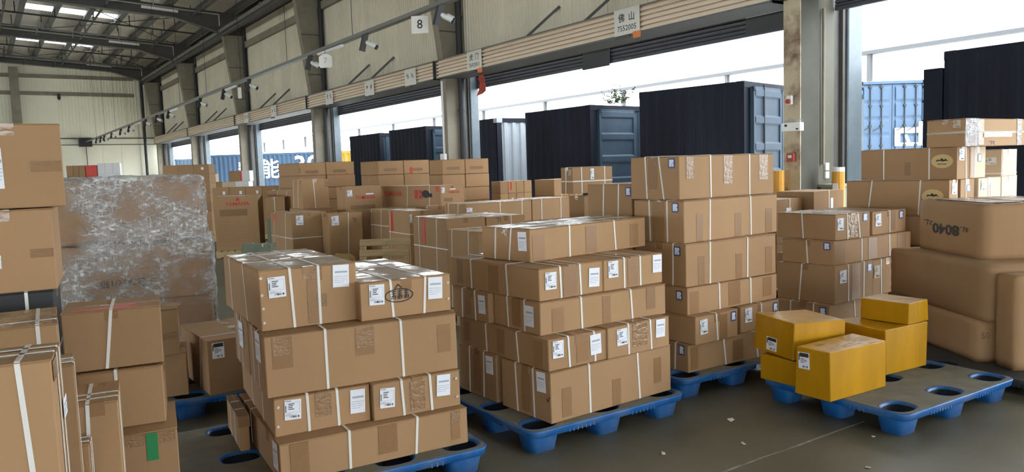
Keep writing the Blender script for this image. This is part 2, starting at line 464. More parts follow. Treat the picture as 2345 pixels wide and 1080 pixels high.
# sheet taped to the curtain, rag hanging from the curtain
o = MB().cbox(10.27, 11.2, 3.52, 10.30, 12.0, 3.86, .006, .01).obj('taped_sheet', 'gutter_grey'); tag(o, 'grey sheet taped onto the rolled shutter above the middle of the wide opening', 'sheet')
o = MB().cbox(10.27, 7.1, 3.60, 10.30, 8.0, 3.86, .006, .01).obj('taped_sheet', 'gutter_grey'); tag(o, 'grey sheet taped onto the rolled shutter beside the stained column', 'sheet')
mb = MB()
zz = [3.86, 3.72, 3.60, 3.48, 3.36]; wl = [.05, .12, .10, .13, .20]
vs = []
for q, (z, w) in enumerate(zip(zz, wl)):
    yy = 15.25 + .03 * math.sin(q * 2); vs += [(9.95 + .03 * math.sin(q * 3), yy - w, z + .05 * (q == 4)), (9.97, yy, z), (9.94, yy + w, z - .03 * (q == 4))]
fs = []
for q in range(4):
    for s in range(2): fs.append((q*3+s, q*3+s+1, q*3+s+4, q*3+s+3))
o = mb.add(vs, fs).obj('rag', 'cloth_red')
sm = o.modifiers.new('thickness', 'SOLIDIFY'); sm.thickness = .01
tag(o, 'red rag hanging from the hood end at the second column', 'cloth')

# ---- city boards on the hoods
def strokes(parent, w, h, seed, z0):
    """illegible print: short dark strokes"""
    r = random.Random(seed); mb = MB()
    for gx in (-.22, .22):
        for _ in range(6):
            cx, cz = gx * w + r.uniform(-.08, .08) * w, z0 + r.uniform(-.13, .13) * h
            if r.random() < .5: mb.box(cx - .07 * w, -.004, cz - .012 * h, cx + .07 * w, 0, cz + .012 * h)
            else: mb.box(cx - .01 * w, -.004, cz - .09 * h, cx + .01 * w, 0, cz + .09 * h)
    o = mb.obj('faded_print', 'ink', parent, loc=(0, -.012, 0)); o['kind'] = 'stuff'
def board(y, z, w, h, body, num, label, orange=True):
    b = MB().cbox(-w/2, -.012, -h/2, w/2, 0, h/2, .003).obj('city_board', 'sign_board')
    b.location = (9.355, y, z); b.rotation_euler = (0, 0, RAD(-90))
    tag(b, label, 'sign', 'white city boards on the shutter hoods')
    if body:
        text('lettering', body, 'ink', b, (0, -.0125, h * .14), 0, h * .36, .012)
        text('number', num, 'ink', b, (0, -.0125, -h * .25), 0, h * .30, .004, sx=1.02)
    else:
        strokes(b, w, h, int(y * 10), .06 * h)
    MB().box(-w * .46, -.03, -h/2 - .05, w * .1, .01, -h/2 - .002).obj('hanger', 'dark_steel', b)
    if orange:
        MB().cbox(w * .26, -.035, -h/2 - .09, w * .55, .0, -h/2 + .015, .01, .006).obj('corner_tag', 'orange', b)
board(9.74, 4.03, .62, .44, '佛  山', '7552005', 'nearest white board reading 7552005 on the widest shutter hood')
board(14.62, 4.02, .60, .42, '虎  门', '7692001', 'white board reading 7692001 at the hood end by the second column')
board(17.68, 4.00, .60, .42, None, None, 'first white board on the hood beyond the second column', False)
board(20.16, 3.98, .60, .42, None, None, 'middle white board on the hood between second and third columns', False)
board(23.15, 3.99, .60, .42, None, None, 'white board on the hood just in front of the third column', False)
board(28.6, 4.0, .60, .42, None, None, 'white board on the middle of the hood beyond the third column', False)
board(32.1, 4.0, .60, .42, None, None, 'white board on the hood just in front of the fourth column', False)

# ---- end wall
wall_end = struct(empty('wall_end', (0, 0, 0)))
ex = [-22 + i * 1.06 for i in range(31)]
for a in ex:
    b = min(a + 1.05, 10.0)
    if a > 9.6: break
    zt = roofz((a + b) / 2) - .05
    corrugated('panel', 'end_wall_panel', wall_end, a + .004, b - .004, 4.26, zt, .18, .02 if a > 3.8 else .006, lambda u, v, d: (u, ENDY - d, v), flat=.6)
    MB().box(a + .003, ENDY - .01, 0, b - .003, ENDY + .1, 3.84).obj('panel', 'end_wall_panel', wall_end)
MB().box(-22, ENDY + .01, 0, 10.2, ENDY + .15, 10.6).obj('backing', 'end_wall_panel', wall_end)
MB().box(-22, ENDY - .05, 4.2, 9.9, ENDY - .005, 4.26).obj('girt', 'column_grey', wall_end)
MB().box(-22, ENDY - .03, 3.82, 9.9, ENDY - .005, 3.86).obj('girt', 'column_grey', wall_end)
for z in (6.75, 7.75):
    MB().box(-22, ENDY - .08, z, 8.6, ENDY - .03, z + .22).obj('girt', 'column_paint', wall_end)
for x in (-5.4, 2.35):
    c = MB().box(x - .22, ENDY - .5, 0, x + .22, ENDY - .02, 8.3); struct(c.obj('column', 'column_paint'))
o = MB().cbox(5.35, ENDY - .5, 3.72, 6.05, ENDY - .06, 4.25, .02).obj('junction_box', 'plastic_black'); tag(o, 'black box on the end wall where the cable tray stops', 'box')
MB().tube((5.75, ENDY - .08, .2), (5.75, ENDY - .08, 3.75), .02, 6).obj('cable', 'pipe_black', o).matrix_parent_inverse = Matrix()
p = MB().tube((8.95, ENDY - .6, 0), (8.95, ENDY - .6, 8.0), .09, 10).obj('downpipe', 'pipe_black'); tag(p, 'black downpipe in the corner of the end wall', 'pipe')
o = MB().cbox(4.45, ENDY - .2, 6.55, 4.6, ENDY - .08, 6.85, .01).obj('wall_camera', 'plastic_black'); tag(o, 'small black device on the upper end wall', 'camera')
MB().tube((4.52, ENDY - .2, 6.6), (4.52, ENDY - .42, 6.5), .05, 8).obj('lens', 'plastic_black', o)

# ---- far side and rear of the hall (out of the picture, they shape the light)
wl = struct(MB().box(-22.2, -26, 3.2, -22, ENDY, 10.6).obj('wall_opposite', 'end_wall_panel'))
for y in range(-26, 54, 9):
    struct(MB().box(-22.3, y, -.2, -21.8, y + .9, 5.0).obj('column', 'column_paint'))
struct(MB().box(-22, -26.2, 4.2, 11, -26, 10.6).obj('wall_rear', 'end_wall_panel'))
for x in range(-22, 11, 8):
    struct(MB().box(x, -26.3, -.2, x + 1.2, -26, 4.2).obj('column', 'column_paint'))

# ---- roof
ceiling = struct(empty('ceiling', (0, 0, 0)))
def sheet(name, m, x0, x1, y0, y1, dz=0):
    mb = MB(); mb.add([(x0, y0, roofz(x0) + dz), (x1, y0, roofz(x1) + dz), (x1, y1, roofz(x1) + dz), (x0, y1, roofz(x0) + dz)], [(0, 1, 2, 3)])
    return link(name, mb.mesh(name, fix=False), m, ceiling)
SKY = [(-21.5, -20.3), (-12, -10.8), (-3, -1.8), (7, 8.2), (12.6, 13.8), (20.2, 21.4), (29.0, 30.2), (38.3, 39.4), (46.9, 48.0)]
sx0, sx1 = 2.3, 5.9
y = -26.0
for a, b in SKY:
    sheet('roof_sheet', 'roof_sheet', -22, 10.6, y, a)
    sheet('roof_sheet', 'roof_sheet', -22, sx0, a, b); sheet('roof_sheet', 'roof_sheet', sx1, 10.6, a, b)
    sheet('skylight', 'skylight_sheet', sx0, sx1, a, b)
    y = b
sheet('roof_sheet', 'roof_sheet', -22, 10.6, y, ENDY + .3)
x = -21.0
while x < 9.6:                                    # purlins run along the hall
    z = roofz(x)
    MB().box(x - .04, -26, z - .26, x + .04, ENDY, z - .02).obj('purlin', 'dark_steel', ceiling)
    MB().box(x - .12, -26, z - .27, x + .12, ENDY, z - .255).obj('purlin', 'steel_grey', ceiling)
    x += 1.22
for k, cy in enumerate(COLY):                     # rafters sit on the columns
    yc = cy + .13
    zin = 7.88
    prof = [(9.93, 7.55), (innerx(7.55), 7.55), (7.2, roofz(7.2) - .75), (-22, roofz(-22) - .75), (-22, roofz(-22) - .27), (9.93, roofz(9.93) - .27)]
    r = struct(empty('rafter', (0, 0, 0)))
    mb = MB(); mb.prism(prof, 1, yc - .012, yc + .012); mb.obj('web', 'dark_steel', r)
    mb = MB(); mb.bar((7.2, yc, roofz(7.2) - .75), (-22, yc, roofz(-22) - .75), .28, .025); mb.bar((7.2, yc, roofz(7.2) - .75), (9.1, yc, 7.6), .28, .025); mb.obj('flange', 'steel_grey', r)
    # conduit with a tube lamp slung under each rafter
    if cy > 15:
        cz = lambda X: roofz(X) - .42
        lamp = empty('tube_lamp', (0, 0, 0))
        tag(lamp, 'long conduit with a white tube lamp along the ' + ['', 'second', 'third', 'fourth', 'fifth', 'sixth'][k - 3] + ' roof beam from the picture front', 'lamp')
        MB().tube((8.9, yc - .2, cz(8.9)), (-6, yc - .2, cz(-6)), .03, 6).obj('conduit', 'pipe_pale', lamp)
        MB().tube((8.9, yc - .2, cz(8.9)), (8.9, yc - .2, 7.9), .03, 6).obj('conduit', 'pipe_pale', lamp)
        MB().bar((5.95, yc - .2, cz(5.95) - .1), (7.3, yc - .2, cz(7.3) - .1), .12, .09).obj('fitting', 'tube_lamp', lamp)
        for X in (-3, 0, 3, 6.4):
            MB().tube((X, yc - .2, cz(X)), (X, yc - .2, roofz(X) - .2), .02, 5).obj('hanger', 'pipe_pale', lamp)
# sprinkler pipes and hangers
for k, (X, dz) in enumerate(((7.9, .55), (4.7, .6), (1.5, .62), (-2, .6))):
    z = roofz(X) - dz
    p = empty('sprinkler_pipe', (0, 0, 0)); tag(p, 'dark sprinkler pipe running along the roof, ' + ['closest to the dock wall', 'second from the dock wall', 'third from the dock wall', 'fourth from the dock wall'][k], 'pipe')
    MB().tube((X, -10, z), (X, 52, z), .045, 8).obj('pipe', 'dark_steel', p)
    for yy in range(-8, 52, 3):
        MB().tube((X, yy, z), (X, yy, z + dz - .1), .018, 5).obj('hanger', 'dark_steel', p)
for k, yy in enumerate((21, 29.4, 37.3, 40.3, 46, 49.5, 51.0)):
    p = MB(); p.tube((8.8, yy, roofz(8.8) - .62), (-8, yy, roofz(-8) - .62), .035, 6)
    for X in (7, 5.6, 4.2, 2.8, 1.4, 0, -2): p.tube((X, yy, roofz(X) - .62), (X, yy, roofz(X) - .9), .02, 5); p.tube((X + .5, yy, roofz(X) - .62), (X + .5, yy, roofz(X) - .2), .02, 5)
    o = p.obj('branch_pipe', 'dark_steel' if k % 2 else 'pipe_black')
    tag(o, 'thin branch pipe with drops crossing under the roof, ' + ['first', 'second', 'third', 'fourth', 'fifth', 'sixth', 'seventh'][k] + ' from the picture front', 'pipe')
p = empty('wind_brace', (0, 0, 0)); tag(p, 'thin crossed tie rods under the roof of the last bays', 'brace')
for a, b in (((9, 34), (3, 42.5)), ((9, 42.5), (3, 34)), ((9, 43), (3, 51.5)), ((9, 51.5), (3, 43)), ((3, 43), (-3, 51.5)), ((3, 51.5), (-3, 43))):
    MB().tube((a[0], a[1], roofz(a[0]) - .3), (b[0], b[1], roofz(b[0]) - .3), .02, 5).obj('rod', 'dark_steel', p)
# big pipe along the eaves
p = empty('eaves_pipe', (0, 0, 0)); tag(p, 'long grey main pipe along the eaves above the columns', 'pipe')
MB().tube((8.95, -10, 7.72), (8.95, 52.3, 7.72), .075, 12).obj('pipe', 'steel_grey', p)
MB().box(8.98, -10, 7.50, 9.12, 52.4, 7.62).obj('bearer', 'dark_steel', p)
for yy in range(-8, 53, 3):
    MB().tube((8.95, yy, 7.72), (8.95, yy, 7.80), .11, 10).obj('collar', 'dark_steel', p)

# ---- cable tray with cameras and its boards
tray = empty('cable_tray', (5.75, 0, 3.98)); tag(tray, 'long steel cable tray slung over the floor, carrying a row of cameras', 'tray')
t = MB(); t.box(-.05, -6, 0, .05, ENDY - .5, .012); t.box(-.055, -6, 0, -.045, ENDY - .5, .06); t.box(.045, -6, 0, .055, ENDY - .5, .06)
t.obj('channel', 'tray_steel', tray)
for k in range(13):
    yy = 6 + k * 3.5
    MB().tube((0, yy, .03), (0, yy, roofz(5.75) - 3.98), .006, 5).obj('hanging_rod', 'pipe_black', tray)
    if k % 2 == 0:
        MB().cbox(-.02, yy + .5, -.05, .04, yy + 1.7, -.004, .005).obj('tube_lamp', 'tube_lamp', tray)
CAMS = [9.84,12.44,15.09,19.27,21.56,24.23,28.73,30.91,33.09,37.03,39.33,42.18,44.76,46.09,47.87]
NUM = ['first', 'second', 'third', 'fourth', 'fifth', 'sixth', 'seventh', 'eighth', 'ninth', 'tenth', 'eleventh', 'twelfth', 'thirteenth', 'fourteenth', 'fifteenth']
proto = None
for k, yy in enumerate(CAMS):
    if proto is None:
        c = empty('security_camera', (5.75, yy, 3.97)); proto = c
        mb = MB(); mb.tube((0, 0, 0), (0, 0, -.06), .012, 6); mb.obj('stem', 'plastic_black', c)
        mb = MB(); mb.bar((-.01, -.02, .02), (-.07, .04, -.27), .085, .08, (0, 1, 0)); mb.obj('mount', 'plastic_black', c)
        d = Vector((.62, -.62, -.48)).normalized(); a = Vector((0, .0, -.12))
        mb = MB(); mb.tube(a, a + d * .19, .042, 12); mb.tube(a + d * .10 + Vector((0, 0, .02)), a + d * .21 + Vector((0, 0, .02)), .046, 12, caps=False); mb.obj('housing', 'plastic_white', c)
        mb = MB(); mb.tube(a + d * .185, a + d * .222, .040, 12); mb.obj('lens', 'plastic_black', c)
        mb = MB(); mb.tube((0, 0, -.02), a, .015, 6); mb.obj('arm', 'plastic_white', c)
    else:
        c = proto.copy(); COL.objects.link(c); c.location = (5.75, yy, 3.97)
        for ch in proto.children:
            q = ch.copy(); COL.objects.link(q); q.parent = c
    tag(c, 'white security camera under the cable tray, %s of the row from the front' % NUM[k], 'camera', 'security cameras under the cable tray')
b = MB().cbox(-.13, -.006, -.13, .13, 0, .13, .002).obj('number_board', 'sign_board'); b.location = (5.7, 10.4, 3.80); b.rotation_euler = (0, 0, RAD(-42))
tag(b, 'square white board reading 8 hanging from the cable tray', 'sign'); text('numeral', '8', 'ink', b, (0, -.0065, 0), 0, .19, .006); MB().tube((0, 0, .12), (0, 0, .22), .004, 5).obj('wire', 'ink', b)
b = MB().prism([(-.1, -.13), (.1, -.13), (.13, -.1), (.13, .08), (.05, .13), (-.05, .13), (-.13, .08), (-.13, -.1)], 1, -.006, 0).obj('number_board', 'sign_board'); b.location = (5.7, 14.2, 3.76); b.rotation_euler = (0, 0, RAD(-42))
tag(b, 'small white plate reading 7 hanging from the cable tray', 'sign'); text('numeral', '7', 'ink_grey', b, (0, -.0065, 0), 0, .15, .005)
MB().tube((0, 0, .12), (0, 0, .24), .004, 5).obj('wire', 'ink', b)
b = MB().cbox(-.05, -.006, -.14, .05, 0, .14, .002).obj('number_board', 'sign_board'); b.location = (5.7, 20.0, 3.72); b.rotation_euler = (0, 0, RAD(-42))
tag(b, 'narrow white plate hanging from the cable tray beyond the fourth camera', 'sign'); MB().tube((0, 0, .13), (0, 0, .27), .004, 5).obj('wire', 'ink', b)

# ---- fittings on the stained column
def fit(name, m, box, c, label, cat, rot=None):
    x, y, z, w, d, h = box
    o = MB().cbox(-w/2, -d/2, -h/2, w/2, d/2, h/2, c).obj(name, m); o.location = (x, y, z)
    return tag(o, label, cat)
o = fit('alarm_sounder', 'plastic_white', (9.46, 6.62, 2.42, .05, .09, .13), .01, 'white sounder with a red front high on the stained column', 'alarm')
MB().tube((-.02, 0, -.02), (-.055, 0, -.02), .035, 10).obj('red_lens', 'plastic_red', o)
o = fit('control_box', 'plastic_white', (9.44, 6.56, 2.04, .09, .30, .12), .008, 'white control box across the stained column with a loose cable above', 'box')
mb = MB()
pt = [(.0, -.16 + .05 * q, .08 + .03 * math.sin(q * 1.7)) for q in range(8)]
for a, b in zip(pt, pt[1:]): mb.tube(a, b, .006, 5)
mb.obj('cable', 'ink_grey', o)
MB().box(-.047, .06, .01, -.045, .10, .04).obj('print', 'ink', o); MB().box(-.047, -.12, -.04, -.045, -.08, -.02).obj('print', 'ink', o)
o = fit('call_point', 'plastic_red', (9.46, 6.60, 1.62, .06, .12, .12), .008, 'red fire call point on the stained column', 'alarm')
MB().box(-.032, -.03, -.01, -.03, .03, .03).obj('label_plate', 'plastic_white', o)
o = fit('switch_box', 'plastic_white', (10.14, 6.49, 1.47, .09, .05, .11), .006, 'pale double switch box on the sheet beside the stained column', 'switch')
o = fit('switch_box', 'plastic_white', (10.14, 6.49, 1.35, .09, .05, .10), .006, 'lower pale switch box on the sheet beside the stained column', 'switch')
mb = MB(); mb.tube((10.02, 6.46, 1.5), (10.02, 6.46, 3.7), .022, 8); tag(mb.obj('wall_conduit', 'column_paint'), 'pale conduit running up the sheet beside the stained column', 'pipe')
o = MB().cbox(9.95, 6.2, .0, 10.28, 6.46, 1.18, .01).obj('floor_cabinet', 'cabinet_green'); tag(o, 'greenish floor cabinet behind the rear yellow bollard', 'cabinet')
MB().box(9.93, 6.18, 1.18, 10.3, 6.48, 1.22).obj('lid', 'cabinet_green', o)
for (x, y, top, lab) in ((9.33, 6.72, 1.44, 'yellow bollard at the far foot of the stained column'), (9.9, 6.15, 1.46, 'yellow bollard with a white cap and tag before the floor cabinet')):
    o = empty('bollard', (x, y, 0)); tag(o, lab, 'bollard')
    MB().tube((0, 0, .0), (0, 0, .9), .075, 14).obj('lower_band', 'plastic_black', o)
    MB().tube((0, 0, .9), (0, 0, top - .06), .085, 14).obj('sleeve', 'bollard_yellow', o)
    MB().tube((0, 0, top - .06), (0, 0, top), .085, 14).obj('cap', 'plastic_white' if x > 9.5 else 'bollard_yellow', o)
    if x > 9.5: MB().box(-.09, -.05, 1.1, -.087, .03, 1.24).obj('tag', 'paper', o)
# white conduit and box on the second column
mb = MB(); mb.tube((9.47, 16.3, .4), (9.47, 16.3, 3.75), .03, 8); o = tag(mb.obj('wall_conduit', 'plastic_white'), 'white conduit down the second dock column with a small box', 'pipe')
MB().cbox(9.40, 16.2, 1.75, 9.48, 16.42, 2.0, .01).obj('box', 'plastic_white', o)

# ================================================================ YARD
struct(MB().box(10.95, -60, -1.5, 140, 160, -1.2).obj('ground', 'yard_ground'))
struct(MB().box(-140, -60, -1.5, -22.3, 160, -1.2).obj('ground', 'yard_ground'))
def cyl_place(fn): return fn
def container(x, y, z, yaw, length, label, skin, dark=True, open_end=True, near_doors=True, h=2.85, lettering=None, group=None, chassis=True):
    """container whose end faces -x in its own frame; the near lower corner of that end is the origin, the body runs along +x and +y (2.44 wide)"""
    W = 2.44
    o = empty('container', (x, y, z), RAD(yaw)); tag(o, label, 'container', group)
    for yy in (0, W - .16):
        MB().box(0, yy, .0, .16, yy + .16, h).obj('corner_post', skin if not dark else 'container_end_shade', o)
        for zz in (0, h - .13):
            MB().cbox(-.012, yy - .008, zz - .006, .19, yy + .168, zz + .136, .012).obj('corner_casting', 'container_dark' if skin != 'container_white' else skin, o)
        for xx in (length - .16,):
            MB().box(xx, yy, 0, xx + .16, yy + .16, h).obj('corner_post', skin, o)
    t = MB(); t.box(0, 0, h - .12, length, .1, h); t.box(0, W - .1, h - .12, length, W, h); t.box(0, 0, h - .10, .12, W, h); t.box(0, 0, 0, .12, W, .16); t.box(0, 0, 0, length, .1, .16); t.box(0, W - .1, 0, length, W, .16)
    t.obj('frame_rail', skin if not dark else 'container_end_shade', o)
    corrugated('side_wall', skin, o, .12, length - .1, .12, h - .1, .28, .036, lambda u, v, d: (u, .045 - d, v))
    corrugated('side_wall', skin, o, .12, length - .1, .12, h - .1, .28, .036, lambda u, v, d: (u, W - .045 + d, v))
    corrugated('roof', skin, o, .12, length - .1, .05, W - .05, .28, .02, lambda u, v, d: (u, v, h - .03 + d))
    corrugated('end_wall', skin, o, .1, W - .1, .1, h - .1, .25, .04, lambda u, v, d: (length - .1 + d, u, v))
    MB().box(.1, .06, .1, length - .1, W - .06, .14).obj('floor_board', 'container_dark' if dark else skin, o)
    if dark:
        corrugated('end_wall', 'container_end_shade', o, .04, W - .04, .1, h - .05, .26, .009, lambda u, v, d: (-.004 - d, u, v))
    if False:
        MB().box(.25, .07, .14, length - .15, .085, h - .12).obj('lining', 'container_dark', o)
        MB().box(.25, W - .085, .14, length - .15, W - .07, h - .12).obj('lining', 'container_dark', o)
        MB().box(.25, .07, h - .16, length - .15, W - .07, h - .13).obj('lining', 'container_dark', o)
        MB().box(length - .3, .07, .14, length - .25, W - .07, h - .13).obj('lining', 'container_dark', o)
    # chassis
    if not chassis: return o
    MB().box(.3, .5, -.4, length - .3, 1.9, -.01).obj('chassis', 'dark_steel', o)
    for xx in (1.0, length - 2.2, length - 1.1):
        for yy in (.05, 1.95):
            MB().tube((xx, yy, -z - 1.2 + .5), (xx, yy + .44, -z - 1.2 + .5), .5, 20).obj('wheel', 'plastic_black', o)
    return o
def ribbed_door(o, x0, x1, yface, h, m, name='door', s=1):
    """door leaf standing in a plane y = const, pressed with horizontal ribs"""
    n = 5; prof = []
    z0, z1 = .12, h - .12; p = (z1 - z0) / n
    for k in range(n):
        z = z0 + k * p
        prof += [(0, z), (0, z + p * .62), (.035, z + p * .70), (.035, z + p * .92)]
    prof.append((0, z1)); k = len(prof)
    d = MB(); d.box(x0, yface, .1, x1, yface + .05, h - .1)
    b = d.obj(name, m, o)
    mb = MB(); mb.add([(x0 + .06, yface - .004 - dd, z) for dd, z in prof] + [(x1 - .06, yface - .004 - dd, z) for dd, z in prof], [(q, q + 1, k + q + 1, k + q) for q in range(k - 1)])
    link('pressed_panel', mb.mesh('pressed_panel', fix=False), m, b)
    fr = MB(); fr.box(x0, yface - .03, .1, x0 + .07, yface, h - .1); fr.box(x1 - .07, yface - .03, .1, x1, yface, h - .1); fr.box(x0, yface - .03, h - .2, x1, yface, h - .1)
    fr.obj('leaf_frame', m, b)
    return b
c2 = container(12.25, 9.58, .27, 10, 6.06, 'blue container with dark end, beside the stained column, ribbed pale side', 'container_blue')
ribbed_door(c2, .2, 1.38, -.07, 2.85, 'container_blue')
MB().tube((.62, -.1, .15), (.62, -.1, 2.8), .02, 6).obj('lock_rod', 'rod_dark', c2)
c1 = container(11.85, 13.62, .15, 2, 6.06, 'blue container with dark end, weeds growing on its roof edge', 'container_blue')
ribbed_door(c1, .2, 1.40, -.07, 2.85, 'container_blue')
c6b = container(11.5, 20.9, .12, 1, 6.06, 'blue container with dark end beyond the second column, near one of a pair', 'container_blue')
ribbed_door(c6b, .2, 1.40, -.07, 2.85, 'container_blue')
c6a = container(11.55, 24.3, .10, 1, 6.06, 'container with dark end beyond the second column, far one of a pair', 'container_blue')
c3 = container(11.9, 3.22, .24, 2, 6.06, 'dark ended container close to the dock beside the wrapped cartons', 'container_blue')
c3b = MB().box(0, 0, 0, .5, .25, 2.62).obj('swung_door', 'container_dark', c3); c3b.location = (-.05, 2.46, 0)
c7 = container(11.95, 17.65, .14, 0, 6.06, 'white container with deep corrugated side beyond the second column', 'container_white')
for k in range(5):
    MB().box(.0, 1.2, .2 + k * .52, .03, 2.3, .66 + k * .52).obj('door_panel', 'container_khaki', c7)
MB().box(0, .02, .1, .04, 2.4, 2.7).obj('door', 'container_khaki', c7)
# stacked bright container with closed doors across the yard
c4 = container(27.83, 13.89, 1.62, 55, 6.06, 'bright blue container with closed doors and lock rods, stacked across the yard', 'container_bright', dark=False, h=2.6, chassis=False)
for (y0, y1) in ((.1, 1.21), (1.23, 2.34)):
    pass
def end_door(o, y0, y1, h, m):
    n = 4; prof = []; z0, z1 = .14, h - .16; p = (z1 - z0) / n
    b = MB().box(.05, y0, .1, .1, y1, h - .12).obj('door', m, o)
    for k in range(n):
        z = z0 + k * p
        prof += [(.04, z + .02), (.0, z + .10), (.0, z + p - .10), (.04, z + p - .02)]
    k = len(prof)
    mb = MB(); mb.add([(x, y0 + .1, z) for x, z in prof] + [(x, y1 - .1, z) for x, z in prof], [(q, q + 1, k + q + 1, k + q) for q in range(k - 1)])
    link('pressed_panel', mb.mesh('pressed_panel', fix=False), m, b)
    for yy in (y0 + (y1 - y0) * .36, y0 + (y1 - y0) * .72) if y0 > 1 else (y0 + (y1 - y0) * .28, y0 + (y1 - y0) * .64):
        r = MB(); r.tube((-.03, yy, .1), (-.03, yy, h - .1), .022, 8)
        for zz in (.3, 1.0, 1.7, 2.35): r.cbox(-.06, yy - .05, zz, .05, yy + .05, zz + .07, .01)
        rr = r.obj('lock_rod', 'rod_dark', b)
        MB().bar((-.04, yy, 1.0), (-.05, yy + .3, .86), .03, .02).obj('handle', 'rod_dark', rr)
    for zz in (.4, 1.1, 1.8, 2.3):
        yy = y0 if y0 < 1 else y1
        MB().cbox(-.02, yy - .06, zz, .06, yy + .06, zz + .1, .01).obj('hinge', 'container_dark', b)
end_door(c4, .1, 1.21, 2.6, 'container_bright'); end_door(c4, 1.23, 2.34, 2.6, 'container_bright')
lg = MB(); lg.box(-.006, .16, .75, 0, 1.15, .95); lg.box(-.006, .95, .3, 0, 1.15, .8); lg.box(-.006, .16, .3, 0, .3, 1.15); lg.prism([(.55, .35), (.68, .35), (.82, .7), (.7, .7)], 0, -.006, 0); lg.box(-.006, .16, .3, 0, 1.15, .42)
lg.obj('painted_mark', 'paint_white', c4).location = (-.012, 0, 0)
lg = MB(); lg.box(.3, -.01, 1.1, .9, -.002, 1.3); lg.box(.7, -.01, .8, .9, -.002, 1.1); lg.obj('painted_mark', 'paint_white', c4).location = (0, -.0, 0)
lower = container(27.83, 13.89, -1.0, 55, 6.06, 'blue container under the bright one with closed doors across the yard', 'container_blue', dark=False, h=2.58, chassis=False)
end_door(lower, .1, 1.21, 2.58, 'container_blue'); end_door(lower, 1.23, 2.34, 2.58, 'container_blue')
# long side-on container far along the yard with white lettering
def side_container(x, y, z, yaw, length, h, skin, label, texts=()):
    o = empty('container', (x, y, z), RAD(yaw)); tag(o, label, 'container')
    MB().box(0, .05, 0, length, 2.4, h - .03).obj('body', skin, o)
    corrugated('side_wall', skin, o, .1, length - .1, .12, h - .12, .28, .045, lambda u, v, d: (u, .045 - d, v))
    t = MB(); t.box(0, 0, h - .12, length, .1, h); t.box(0, 0, 0, length, .1, .14); t.box(0, 0, 0, .14, .12, h); t.box(length - .14, 0, 0, length, .12, h); t.obj('frame_rail', skin, o)
    MB().box(.4, .5, -.4, length - .4, 1.9, 0).obj('chassis', 'dark_steel', o)
    for xx in (1.2, length - 2.2, length - 1.1):
        MB().tube((xx, .05, -.55), (xx, .5, -.55), .5, 18).obj('wheel', 'plastic_black', o)
    for body, u, v, s in texts:
        text('painted_lettering', body, 'paint_white', o, (u, -.012, v), 0, s, .02)
    return o
side_container(11.15, 50.0, .2, -35.2, 12.2, 2.79, 'container_bright', 'long blue container seen side on with big white lettering, far down the yard',
               (('安', 3.35, 1.75, 1.25), ('能', 4.75, 1.75, 1.25), ('30', 7.0, 1.95, 1.6)))
side_container(6.0 + 6.2, 60.5, .2, -35.2, 6.1, 2.85, 'container_blue', 'grey blue container in the farthest door opening')
side_container(15.45, 38.7, .15, -35, 6.1, 2.62, 'container_yellow', 'yellow container showing beside the third column')
# opposite building and its gutter line
fac = struct(MB().box(42, -40, -1.2, 60, 150, 7.35).obj('facade', 'facade_white'))
gut = empty('gutter', (0, 0, 0)); tag(gut, 'thin grey gutter and rail along the white building across the yard', 'gutter')
MB().box(41.6, -40, 7.3, 42, 150, 7.5).obj('channel', 'gutter_grey', gut)
for k in range(18):
    MB().box(41.7, -36 + k * 10, 5.8, 41.95, -35.8 + k * 10, 7.3).obj('bracket', 'gutter_grey', gut)
# weeds on the container roof edge
r = random.Random(3); w = MB()
for k in range(26):
    a = r.uniform(0, 6.28); el = r.uniform(.3, 1.4); l = r.uniform(.2, .5)
    b0 = Vector((r.uniform(-.1, .2), r.uniform(-.35, .25), 0)); d = Vector((math.cos(a) * math.cos(el), math.sin(a) * math.cos(el), math.sin(el))) * l
    w.tube(b0, b0 + d, .006, 4, .002)
    for q in range(9):
        c = b0 + d * r.uniform(.25, 1.0); e = Vector((r.uniform(-1, 1), r.uniform(-1, 1), r.uniform(-.5, .7))).normalized()
        s = e.cross(Vector((r.uniform(-1, 1), r.uniform(-1, 1), r.uniform(-1, 1)))).normalized() * r.uniform(.012, .022)
        ll = r.uniform(.05, .10)
        w.add([c, c + e * ll * .5 + s, c + e * ll, c + e * ll * .5 - s], [(0, 1, 2, 3)])
o = link('weeds', w.mesh('weeds', fix=False), 'leaf'); o.location = (12.25, 13.35, 3.0); tag(o, 'tuft of weeds on the roof edge of the open blue container', 'plant')
